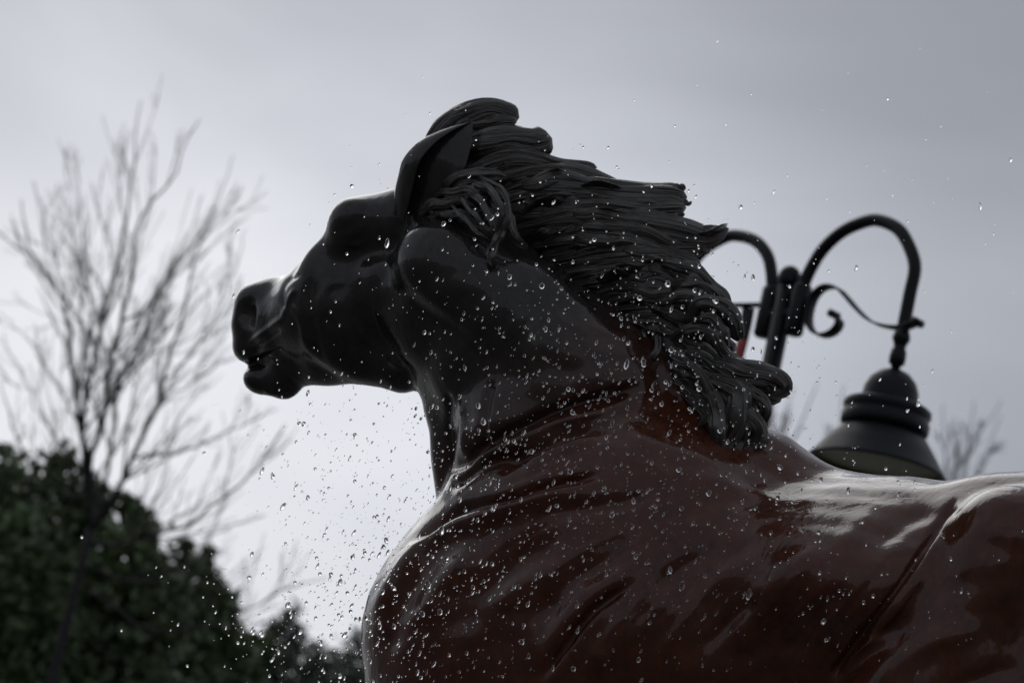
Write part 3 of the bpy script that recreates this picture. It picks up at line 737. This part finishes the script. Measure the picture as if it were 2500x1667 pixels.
v, f = lathe([(max(1e-4, .026*math.cos(a)), .026*math.sin(a)) for a in np.linspace(-1.57, 1.57, 12)], to_world(C3(846, 548, .375)), 20)
mesh_obj('eye', v, f, M_BODY, horse)

# ------------------------------------------------------------------ plinth under the statue
hw = np.array([to_world(h) for h in hoofs]); pc = hw.mean(0)
yaw = math.atan2(back_w[1], back_w[0])
def plinth_ring(ex, ey, z):
    return [(pc[0]+math.cos(yaw)*a*ex-math.sin(yaw)*b*ey, pc[1]+math.sin(yaw)*a*ex+math.cos(yaw)*b*ey, z) for a, b in ((-1, -1), (1, -1), (1, 1), (-1, 1))]
top = HOOF_Z-0.055
pv = []; pf = []
prof = [(1.25, .75, 0), (1.25, .75, .16), (1.17, .67, .20), (1.17, .67, top-.16), (1.24, .74, top-.12), (1.24, .74, top-.012), (1.225, .725, top)]
for ex, ey, z in prof: pv += plinth_ring(ex, ey, z)
for i in range(len(prof)-1):
    for j in range(4): pf.append((i*4+j, i*4+(j+1) % 4, i*4+4+(j+1) % 4, i*4+4+j))
pf.append(tuple((len(prof)-1)*4+j for j in range(4)))
tag(mesh_obj('plinth', pv, pf, M_STONE, smooth=False, origin=(pc[0], pc[1], 0)), 'grey granite plinth under the bronze horse statue', 'plinth')

# ------------------------------------------------------------------ twin-arm street lamp
LD = 10.0; LPX = LD/FPX
p_ref = W(1884, 888, LD)
lx, ly, lz = p_ref
lamp = empty('street_lamp', (lx, ly, 0))
tag(lamp, 'black twin-arm street lamp with bell shades behind the horse', 'street lamp')
AZ = math.radians(52)
arm_dir = np.array([math.cos(AZ), -math.sin(AZ), 0.0])                   # the arm that comes towards the camera
EL = math.radians(13.0)
lean = math.radians(11.0)
def pix_to_arm(px, py):
    """the point in the arm's vertical plane that is seen at a photo pixel: ray against plane"""
    o = CAM; d = W(px, py, 1.0)-CAM; nrm_ = np.array([math.sin(AZ), math.cos(AZ), 0.0])
    t = np.dot(np.array([lx, ly, 0])-o, nrm_)/np.dot(d, nrm_); q = o+d*t
    return float(np.dot(q-np.array([lx, ly, q[2]]), arm_dir)), float(q[2]-lz)
def ap(rho, z, side=1): return np.array([lx, ly, lz+z])+side*rho*arm_dir
up_len = lambda u: u*LPX/math.cos(EL)
zt = up_len(222)
v, f = tube([(lx, ly, 0), (lx, ly, .5), (lx, ly, 2.0), (lx, ly, lz+zt-.03)], [.062, .058, .048, .043], 20)
mesh_obj('pole', v, f, M_LAMP, lamp)
v, f = lathe([(.10, 0), (.10, .18), (.085, .25), (.085, .55), (.068, .62)], (lx, ly, 0), 24)
mesh_obj('base', v, f, M_LAMP, lamp)
v, f = lathe([(.046, 0), (.050, .01), (.050, .035), (.046, .055), (.034, .075), (.015, .086), (.001, .089)], (lx, ly, lz+zt-.04), 24)
mesh_obj('finial', v, f, M_LAMP, lamp)
pts = [(1972, 682), (1990, 637), (2022, 595), (2063, 562), (2110, 542), (2145, 538), (2191, 558), (2218, 598), (2229, 652), (2220, 716), (2208, 775), (2196, 843)]
armp = [pix_to_arm(*q) for q in pts]
r_end = pix_to_arm(2190, 880)[0]
armp = armp[:7]+[(min(armp[7][0], r_end*.965), armp[7][1]), (r_end*.998, armp[8][1])]+[(r_end, a[1]) for a in armp[9:]]
z_sl0, z_sl1 = up_len(70), up_len(208)
arm_full = [(.092, z_sl0+.03), (.092, z_sl1-.04)]+armp[1:]
scroll_px = [(2036, 768), (2050, 785), (2039, 807), (2014, 819), (1990, 814), (1975, 789), (1977, 755), (1990, 721), (2014, 701), (2044, 703), (2068, 726), (2093, 755), (2127, 785), (2167, 798), (2206, 799), (2240, 787)]
scr = [pix_to_arm(*q) for q in scroll_px]
perp = np.array([math.sin(AZ), math.cos(AZ), 0.0])
def ribbon(path, side, width=.055, th=.008):
    P = smooth_path([ap(r, z, side) for r, z in path], 60); T = np.gradient(P, axis=0); T /= np.linalg.norm(T, axis=1)[:, None]
    N = np.cross(T, perp); V = []; F = []
    for i in range(len(P)):
        for a, b in ((-1, -1), (1, -1), (1, 1), (-1, 1)): V.append(P[i]+a*perp*width/2+b*N[i]*th/2)
    for i in range(len(P)-1):
        for j in range(4): F.append((i*4+j, i*4+(j+1) % 4, i*4+4+(j+1) % 4, i*4+4+j))
    F.append((3, 2, 1, 0)); m = (len(P)-1)*4; F.append((m, m+1, m+2, m+3))
    v2, f2 = tube([P[0]-perp*width/2, P[0]+perp*width/2], .017, 12); v3, f3 = tube([P[-1]-perp*width/2, P[-1]+perp*width/2], .017, 12)
    return join([(np.array(V), F), (v2, f2), (v3, f3)])
z_head = pix_to_arm(2190, 900)[1]                                          # top of the dome
for side in (1, -1):
    a = smooth_path([ap(r, z, side) for r, z in arm_full], 60)
    v, f = tube(a, .028, 16); mesh_obj('arm', v, f, M_LAMP, lamp)
    c0 = ap(.092, z_sl0, side); c1 = ap(.092, z_sl1-.02, side)
    v, f = join([tube([c0, c0+(0, 0, .012), c1-(0, 0, .012), c1], [.034, .042, .042, .034], 18), tube([ap(0, z_sl0+.10, side), ap(.092, z_sl0+.10, side)], .03, 10), tube([ap(0, z_sl1-.06, side), ap(.092, z_sl1-.06, side)], .03, 10)])
    mesh_obj('sleeve', v, f, M_LAMP, lamp)
    if side == 1:
        v, f = ribbon(scr, side); mesh_obj('scroll', v, f, M_LAMP, lamp)
    hc = ap(r_end, z_head, side); q = LPX*(LD-(side*r_end*math.sin(AZ)))/LD
    q = LPX*.935                                                          # the near lamp's pixel size
    head = mesh_obj('lamp_head', *lathe([(.001, -.5*q), (9*q, -2*q), (13*q, 8*q), (20*q, 14*q), (21*q, 30*q), (19*q, 48*q), (15*q, 52*q), (16*q, 66*q), (22*q, 74*q), (22*q, 84*q), (17*q, 98*q), (.001, 98*q)], hc, 24), M_LAMP, lamp)
    mesh_obj('dome', *lathe([(.001, 2*q), (16*q, -2*q), (40*q, -13*q), (58*q, -32*q), (68*q, -56*q), (71*q, -92*q), (71*q, -100*q)], hc, 40), M_LAMP, head)
    mesh_obj('collar', *lathe([(60*q, -92*q), (100*q, -94*q), (108*q, -100*q), (109*q, -112*q), (104*q, -120*q), (104*q, -126*q), (109*q, -132*q), (109*q, -152*q), (104*q, -160*q), (90*q, -163*q)], hc, 48), M_LAMP, head)
    mesh_obj('shade', *lathe([(92*q, -158*q), (110*q, -172*q), (140*q, -212*q), (166*q, -250*q), (172*q, -256*q), (171*q, -261*q), (163*q, -258*q), (135*q, -216*q), (105*q, -178*q), (88*q, -166*q)], hc, 56), M_LAMP, head)
    mesh_obj('lens', *lathe([(.001, -247*q), (60*q, -246*q), (120*q, -243*q), (156*q, -240*q)], hc, 40), M_LENS, head)
# banner arm and banner
bz = up_len(150); bdir = np.array([-0.70, 0.70, 0.0]); bdir /= np.linalg.norm(bdir)
b0 = np.array([lx, ly, lz+bz])
v, f = tube([b0, b0+bdir*.62], .012, 10); mesh_obj('banner_arm', v, f, M_LAMP, lamp)
banner = empty('banner', b0+bdir*.195+np.array([0, 0, -.72]))
tag(banner, 'narrow black and red banner hanging from the lamp post', 'banner')
def panel(z0, z1, mat, name):
    V = []; F = []; n = 12
    for i in range(n+1):
        z = z0+(z1-z0)*i/n
        for s in (.165, .225):
            for e_ in (-.003, .003):
                pnt = b0+bdir*s+perp2*(e_+.012*math.sin(z*9+s*14)); V.append((pnt[0], pnt[1], b0[2]-.012+z))
    for i in range(n):
        a = i*4; F += [(a, a+2, a+6, a+4), (a+1, a+5, a+7, a+3), (a, a+4, a+5, a+1), (a+2, a+3, a+7, a+6)]
    F += [(0, 1, 3, 2), (n*4, n*4+2, n*4+3, n*4+1)]
    mesh_obj(name, V, F, mat, banner)
perp2 = np.array([bdir[1], -bdir[0], 0])
panel(0, -.145, M_BLACKCLOTH, 'upper_panel'); panel(-.1455, -.72, M_REDCLOTH, 'lower_panel')

# ------------------------------------------------------------------ trees
def grow(segs, P0, D0, length, r0, depth, rng, bend=0.25, up=0.25, kids=(3, 5), spread=0.6, minr=0.0035):
    n = max(4, int(length/0.16)); p = np.array(P0, float); d = np.array(D0, float); d /= np.linalg.norm(d)
    P = [p.copy()]; 
    for i in range(n):
        d = d+np.array([rng.gauss(0, 1), rng.gauss(0, 1), rng.gauss(0, 1)])*bend*0.18+np.array([0, 0, up*0.10]); d /= np.linalg.norm(d)
        p = p+d*length/n; P.append(p.copy())
    R_ = np.linspace(r0, max(minr, r0*0.28), n+1); segs.append((np.array(P), R_))
    if depth <= 0: return
    for k in range(rng.randint(*kids)):
        t = rng.uniform(.2, .97); i = int(t*n); b = P[min(i, n-1)]; T = P[min(i+1, n)]-b; T /= np.linalg.norm(T)+1e-9
        ax = np.cross(T, [rng.gauss(0, 1), rng.gauss(0, 1), rng.gauss(0, 1)]); ax /= np.linalg.norm(ax)+1e-9
        a = rng.uniform(.35, 1.0)*spread*1.4
        nd = T*math.cos(a)+ax*math.sin(a)
        grow(segs, b, nd, length*rng.uniform(.35, .62)*(1-.35*t+.15), max(minr, R_[i]*rng.uniform(.45, .7)), depth-1, rng, bend, up, kids, spread, minr)
def bare_tree(label, base, limbs, seed, depth, rtwig=.004, kids=(4, 6), group=None, side_len=(.25, .5), trunk_r=.10):
    """limbs: list of (world polyline, r0, r1)"""
    rg = random.Random(seed); t = empty('bare_tree', base); tag(t, label, 'tree', group)
    fork = limbs[0][0][0]
    tp = smooth_path([np.array(base, float), np.array(base)*.5+np.array(fork)*.5+np.array([.04, 0, 0]), np.array(fork)], 14)
    v, f = tube(tp, np.linspace(trunk_r*1.35, trunk_r*.8, 14), 12); mesh_obj('trunk', v, f, M_BARK, t)
    for pts, r0, r1 in limbs:
        n = 24; P = smooth_path(pts, n); P[1:-1] += np.array([[rg.gauss(0, .012) for _ in range(3)] for _ in range(n-2)])
        R_ = np.linspace(r0, r1, n); L = np.linalg.norm(np.diff(P, axis=0), axis=1).sum()
        v, f = tube(P, R_, 8); lo = mesh_obj('limb', v, f, M_BARK, t)
        segs = []
        for k in range(int(rg.randint(*kids)*L/1.2)):
            u = rg.uniform(.08, .88); i = min(int(u*(n-1)), n-2); T = P[i+1]-P[i]; T /= np.linalg.norm(T)
            ax = np.cross(T, [rg.gauss(0, 1), rg.gauss(0, 1), rg.gauss(0, 1)]); ax /= np.linalg.norm(ax)
            a = rg.uniform(.38, .95); d = T*math.cos(a)+ax*math.sin(a)+np.array([0, 0, .25])
            grow(segs, P[i], d, L*rg.uniform(*side_len)*(1.1-.9*u)+.14, max(rtwig, R_[i]*rg.uniform(.35, .55)), depth, rg, .14, .75, (3, 5), .48, rtwig)
        if segs:
            v, f = join([tube(p, r, 5, False) for p, r in segs]); tag(mesh_obj('twigs', v, f, M_TWIG, lo), kind='stuff')
    return t
TD = 22.0
def TW(px, py, dd=0.0): return W(px, py, TD+dd)
tb = TW(225, 1400); base = np.array([tb[0]-.15, tb[1], 0])
fork = TW(222, 1290)
limbs = [
    ([fork, TW(212, 1150), TW(198, 1050), TW(181, 934), TW(166, 808), TW(155, 734), TW(115, 670, -.2), TW(70, 610, -.4), TW(52, 487, -.5)], .052, .008),
    ([fork, TW(205, 1120, .1), TW(200, 1060, .1), TW(215, 957, .2), TW(235, 843, .2), TW(262, 740, .3), TW(304, 556, .3), TW(321, 441, .3), TW(344, 246, .3)], .05, .007),
    ([fork, TW(221, 1145, -.1), TW(251, 1034, -.2), TW(264, 957, -.3), TW(275, 877, -.3), TW(295, 785, -.4), TW(321, 676, -.4), TW(333, 567, -.4), TW(373, 493, -.4), TW(427, 424, -.4), TW(459, 338, -.4), TW(488, 292, -.4)], .052, .007),
    ([fork, TW(250, 1200, .3), TW(268, 1110, .4), TW(281, 1000, .5), TW(300, 900, .6), TW(360, 800, .7), TW(400, 720, .8)], .04, .008),
    ([fork, TW(262, 1235, -.2), TW(298, 1183, -.3), TW(328, 1115, -.4), TW(374, 1004, -.5), TW(396, 934, -.5), TW(447, 774, -.5), TW(470, 659, -.5), TW(495, 560, -.5)], .052, .008),
    ([TW(328, 1115, -.4), TW(425, 1105, -.6), TW(532, 1065, -.8), TW(640, 1010, -1.0)], .024, .006),
    ([TW(222, 1320), TW(289, 1330, -.3), TW(353, 1306, -.5), TW(447, 1285, -.8), TW(510, 1242, -1), TW(595, 1179, -1.2), TW(697, 1034, -1.4)], .038, .007),
    ([TW(222, 1380), TW(330, 1420, .4), TW(468, 1378, .6), TW(519, 1306, .8), TW(630, 1259, 1.)], .03, .006),
    ([TW(222, 1440), TW(380, 1540, -.4), TW(595, 1489, -.8), TW(690, 1440, -1.0), TW(800, 1410, -1.2)], .032, .006),
    ([TW(218, 1250), TW(130, 1190, -.3), TW(60, 1110, -.5), TW(20, 1000, -.6), TW(0, 930, -.6)], .030, .007),
    ([TW(215, 1180), TW(150, 1090, .3), TW(90, 1000, .5), TW(50, 900, .6), TW(10, 850, .6)], .022, .006),
    ([TW(198, 1050), TW(130, 920, -.5), TW(60, 820, -.7), TW(0, 760, -.8)], .018, .005),
    ([TW(235, 843, .2), TW(190, 780, .6), TW(150, 700, .8), TW(120, 560, .9), TW(80, 440, .9)], .022, .005),
    ([TW(262, 740, .3), TW(210, 620, .5), TW(195, 500, .6), TW(185, 360, .6)], .018, .005),
    ([TW(295, 785, -.4), TW(380, 730, -.6), TW(470, 600, -.8), TW(540, 470, -.9), TW(570, 380, -.9)], .020, .005),
    ([TW(275, 930, -.3), TW(360, 870, .2), TW(450, 830, .5), TW(540, 770, .6), TW(590, 690, .6)], .018, .005),
    ([TW(396, 934, -.5), TW(480, 850, -.8), TW(560, 700, -1.), TW(600, 560, -1.)], .018, .005),
    ([TW(374, 1004, -.5), TW(470, 930, -.3), TW(560, 880, -.2), TW(650, 830, -.1)], .016, .005),
]
bare_tree('tall leafless tree with thin upright twigs before the dark evergreens', base, [(p_, a_*.64, b_*.6) for p_, a_, b_ in limbs], 11, 1, .0029, (4, 5), side_len=(.24, .50), trunk_r=.05)
# two leafless trees far behind the lamp
for (bx, topy, seed, dd, lab) in ((1985, 960, 21, 34, 'distant leafless tree between the mane and the lamp shade'), (2330, 1010, 22, 38, 'distant leafless tree just past the lamp shade')):
    b0w = W(bx-110, 1560, dd); bs = np.array([b0w[0], b0w[1], 0]); lm = []
    rg = random.Random(seed)
    for k in range(10):
        tx = bx+rg.uniform(-110, 110); ty = topy+rg.uniform(-60, 130)
        mid = W((bx-100+tx)/2+rg.uniform(-60, 60), (1560+ty)/2, dd+rg.uniform(-.6, .6))
        lm.append(([b0w, mid, W(tx+14, ty, dd+rg.uniform(-1, 1))], .035, .006))
    bare_tree(lab, bs, lm, seed, 1, .006, (2, 4), side_len=(.12, .25), trunk_r=.12)

_ph = np.random.RandomState(5).uniform(0, 6.28, (3, 6)); _dr = np.random.RandomState(6).normal(0, 1, (6, 3))
def soft_noise(p, f=1.0):
    """cheap smooth noise in -1..1 from crossed sines"""
    a = (p*f)@_dr.T
    return (np.sin(a[:, 0]+_ph[0, 0])*np.sin(a[:, 1]*1.7+_ph[0, 1])+np.sin(a[:, 2]*2.3+_ph[0, 2])*np.sin(a[:, 3]*1.3+_ph[0, 3])+.6*np.sin(a[:, 4]*3.7+_ph[0, 4])*np.sin(a[:, 5]*3.1+_ph[0, 5]))/1.6
def leaf_cloud(centres, n, size, seed, gap=-0.30):
    """leaf faces spread through ellipsoidal clumps, with holes; each face is a bent quad"""
    R_ = np.random.RandomState(seed); out = []
    wts = np.array([c[1][0]*c[1][1]*c[1][2] for c in centres])**.8; wts /= wts.sum()
    for (c, r), w_ in zip(centres, wts):
        m = int(n*w_); d = R_.normal(0, 1, (m, 3)); d /= np.linalg.norm(d, axis=1)[:, None]
        rad = R_.rand(m)**.45*(1+.30*soft_noise(d*2.2+c, 1.0))
        p = c+d*np.array(r)*rad[:, None]
        p = p[.6*soft_noise(p, 2.7)+.5*soft_noise(p[:, [1, 2, 0]], 4.9) > gap]; m = len(p)
        a = R_.normal(0, 1, (m, 3)); a /= np.linalg.norm(a, axis=1)[:, None]
        b = np.cross(a, R_.normal(0, 1, (m, 3))); b /= np.linalg.norm(b, axis=1)[:, None]+1e-9
        sz = (size*R_.uniform(.6, 1.4, m))[:, None]
        out.append(np.stack([p-a*sz, p+b*sz*.45, p+a*sz, p-b*sz*.45+np.cross(a, b)*sz*.15], 1).reshape(-1, 3))
    V = np.vstack(out); return V, np.arange(len(V)).reshape(-1, 4)
def evergreen(label, base, clumps, n, size, mat, seed):
    n = int(n*1.7); rg = random.Random(seed); t = empty('evergreen_tree', base); tag(t, label, 'tree')
    top = max(clumps, key=lambda c: c[0][2])[0]
    v, f = tube(smooth_path([base, (np.array(base)+top)/2+np.array([.1, 0, 0]), top], 10), np.linspace(.2, .03, 10), 10); trunk = mesh_obj('trunk', v, f, M_BARK, t)
    for c, r in clumps:
        st = np.array([base[0], base[1], max(.6, c[2]-max(r)*.9)])
        v, f = tube(smooth_path([st, (st+c)/2+np.array([0, 0, .15]), c], 8), np.linspace(.06, .015, 8), 6); mesh_obj('limb', v, f, M_BARK, t)
    ex = []
    for k in range(40):                              # shoots and loose sprays along the outline
        c, r = clumps[rg.randrange(len(clumps))]; d = np.array([rg.gauss(0, 1), rg.gauss(0, 1), abs(rg.gauss(0, 1))]); d /= np.linalg.norm(d)
        q = rg.uniform(.10, .30)*min(r)+.08; ex.append((c+d*np.array(r)*rg.uniform(.92, 1.12), (q, q, q*rg.uniform(.9, 1.9))))
    v1, f1 = leaf_cloud(clumps, n, size, seed, -.06); v2, f2 = leaf_cloud(ex, int(n*.16), size, seed+1, -.4)
    v = np.vstack([v1, v2]); f = np.vstack([f1, f2+len(v1)]); mesh_obj('crown', v, f, mat, t, smooth=False)
def ev(label, dd, spots, bx, n, size, mat, seed):
    cl = [(W(px, py, dd+dz), (rx*dd/FPX, rx*dd/FPX*.9, ry*dd/FPX)) for px, py, dz, rx, ry in spots]
    b = W(bx, 1600, dd); wmax = max(c[1][0] for c in cl); zmin = min(c[0][2] for c in cl)
    rl = random.Random(seed+7); zz = zmin-.2
    while zz > .5:                                   # the crown goes on down towards the ground, below the picture
        cl.append((np.array([b[0]+rl.uniform(-.5, .5)*wmax, b[1]+rl.uniform(-.3, .3), zz]), (wmax*1.3, wmax*1.2, .75))); zz -= .7
    evergreen(label, np.array([b[0], b[1], 0.]), cl, n, size, mat, seed)
ev('big dark evergreen tree filling the lower corner behind the bare tree', 27,
   [(40, 1260, 0, 150, 165), (190, 1290, .5, 120, 130), (300, 1390, 0, 130, 130), (60, 1480, -.5, 190, 190), (250, 1580, 0, 200, 190), (100, 1720, 0, 230, 200), (-120, 1400, 0, 170, 200), (330, 1265, .6, 45, 50)], 60, 42000, .085, M_LEAFA, 31)
ev('lower dark evergreen tree beside the big one, ragged top', 30,
   [(440, 1480, 0, 120, 120), (520, 1600, .4, 130, 120), (400, 1640, 0, 150, 140), (560, 1700, 0, 130, 90), (490, 1400, .3, 45, 50)], 440, 20000, .09, M_LEAFA, 32)
ev('distant evergreen tree low between the bare tree and the horse chest', 46,
   [(700, 1590, 0, 60, 85), (690, 1540, 0, 34, 40), (770, 1630, .5, 70, 70), (640, 1640, 0, 50, 60), (730, 1720, 0, 110, 80)], 710, 9000, .10, M_LEAFB, 33)
ev('far evergreen tree touching the edge of the horse chest', 52,
   [(840, 1620, 0, 50, 60), (890, 1590, 0, 40, 60), (830, 1700, 0, 80, 70), (940, 1640, 0, 60, 80)], 860, 7000, .11, M_LEAFB, 34)

# the park's wood on the side the viewer stands: it only shows in the wet bronze
rgw = random.Random(50); wc = []
for k in range(18):
    a = math.radians(rgw.uniform(150, 390)); R0 = rgw.uniform(17, 24); h_ = rgw.uniform(1.0, 2.7)
    wc.append((np.array([math.cos(a)*R0, math.sin(a)*R0, h_*.9]), (rgw.uniform(1.6, 2.6), rgw.uniform(1.6, 2.6), h_)))
for k in range(70):                                  # and the low tree line far off all round
    a = math.radians(rgw.uniform(-30, 210)); R0 = rgw.uniform(95, 130); h_ = rgw.uniform(1.2, 2.3)
    wc.append((np.array([math.cos(a)*R0, math.sin(a)*R0, h_*.9]), (rgw.uniform(4, 7), rgw.uniform(3, 6), h_)))
v, f = leaf_cloud(wc, 60000, .26, 51, -.5)
tag(mesh_obj('wood', v, f, M_LEAFA, smooth=False), 'dark evergreen wood across the park', 'wood', kind='stuff')

# ------------------------------------------------------------------ water drops in the air
rg = random.Random(99)
def drop_mesh(name, sub, stretch, wob):
    bm = bmesh.new(); bmesh.ops.create_icosphere(bm, subdivisions=sub, radius=1.0)
    for v in bm.verts:
        v.co.z *= stretch; v.co *= 1+wob*mnoise.noise(v.co*1.3+Vector((stretch*5, 0, 0)))
    me = bpy.data.meshes.new(name); bm.to_mesh(me); bm.free(); me.materials.append(M_WATER)
    me.polygons.foreach_set('use_smooth', np.ones(len(me.polygons), bool)); return me
DM = [drop_mesh('water_drop', 3, s, w) for s, w in ((1.0, .04), (1.12, .10), (1.35, .12), (1.7, .10), (2.2, .06))]
BLOBS = [  # (px, py, spread x, spread y, weight): where the spray is thick
    (1350, 1160, 290, 210, 27), (1200, 1320, 250, 220, 17), (1010, 1480, 120, 150, 10), (1600, 880, 180, 170, 15),
    (1700, 1350, 260, 180, 9), (840, 1250, 160, 200, 17), (780, 1560, 130, 90, 10), (1250, 780, 200, 150, 8),
    (2000, 900, 260, 260, 4), (1100, 560, 260, 160, 3), (2150, 1420, 200, 150, 3), (550, 1500, 160, 130, 2), (1800, 480, 420, 220, 3), (1930, 1150, 120, 120, 3)]
tw = sum(b[4] for b in BLOBS); drops = []
while len(drops) < 3600:
    u = rg.uniform(0, tw); acc = 0
    for b in BLOBS:
        acc += b[4]
        if u <= acc: break
    px, py = rg.gauss(b[0], b[2]), rg.gauss(b[1], b[3])
    if not (-20 < px < 2520 and 30 < py < 1690): continue
    w = rg.uniform(-.98, -.66) if px > 1980 and py > 1150 else rg.uniform(-.80, -.36) if px > 1150 else rg.uniform(-.65, -.10)
    r = max(1.0, min(6.4, rg.lognormvariate(math.log(1.55), .58)))
    if px > 1750 and py < 900: r *= .75
    if px < 1060 and py < 1350: r *= .8
    drops.append((r, px, py, w))
drops.sort(reverse=True)
for i, (r, px, py, w) in enumerate(drops[:300]):
    kd = rg.choices(range(5), (5, 5, 3, 2, 1))[0]; o = bpy.data.objects.new('water_drop', DM[kd]); COL.objects.link(o)
    o.location = Vector(to_world(C3(px, py, w))); s = r*S(w); o.scale = (s, s, s*rg.uniform(.9, 1.15))
    o.rotation_euler = (rg.uniform(-.3, .3), rg.uniform(-.2, .5), rg.uniform(0, 6))
    where = ('against the sky above the mane' if py < 520 and px > 1150 else 'in front of the ear and poll' if py < 520 else 'beside the lamp arms' if px > 1790 and py < 1040 else
             'in front of the blown mane' if px > 1420 and py < 900 and (py-520) < (px-1180)*1.0 else 'against the pale sky under the muzzle' if px < 1030 and 960 < py < 1500 and px+.55*(py-1200) < 1040 else
             'in front of the dark evergreens' if px < 870 and py >= 1500 else 'in front of the horse head' if px < 1000 and py < 960 else 'against the bare tree' if px < 700 else
             'in front of the neck' if py < 1010 else 'before the withers' if px > 1620 and py < 1280 else 'before the flank and haunch' if px > 1900 else 'before the ribs' if px > 1560 else
             'before the shoulder folds' if py < 1330 else 'low before the breast' if px < 1150 else 'low before the upper arm')
    big = 'large' if r > 5.2 else 'medium' if r > 3.8 else 'small'
    tag(o, '%s %s clear water drop %s' % (big, ('round', 'round', 'egg-shaped', 'stretched', 'stretched')[kd], where), 'water drop', 'water drops '+where)
bm = bmesh.new(); bmesh.ops.create_icosphere(bm, subdivisions=2, radius=1.0)
bvv = np.array([v.co[:] for v in bm.verts]); bff = np.array([[v.index for v in f.verts] for f in bm.faces]); bm.free()
SV = []; SF = []
for i, (r, px, py, w) in enumerate(drops[300:]):
    st = rg.choice((1, 1, 1.2, 1.5, 2.2, 3.0)); q = bvv*np.array([1, 1, st])*r*S(w)
    a = rg.uniform(-.1, .45); q = q@np.array([[math.cos(a), 0, -math.sin(a)], [0, 1, 0], [math.sin(a), 0, math.cos(a)]])
    SV.append(q+to_world(C3(px, py, w))); SF.append(bff+i*len(bvv))
SV = np.vstack(SV); SF = np.vstack(SF)
tag(mesh_obj('water_spray', SV, SF, M_WATER), 'fine spray of tiny water drops in front of the statue', 'spray', kind='stuff')
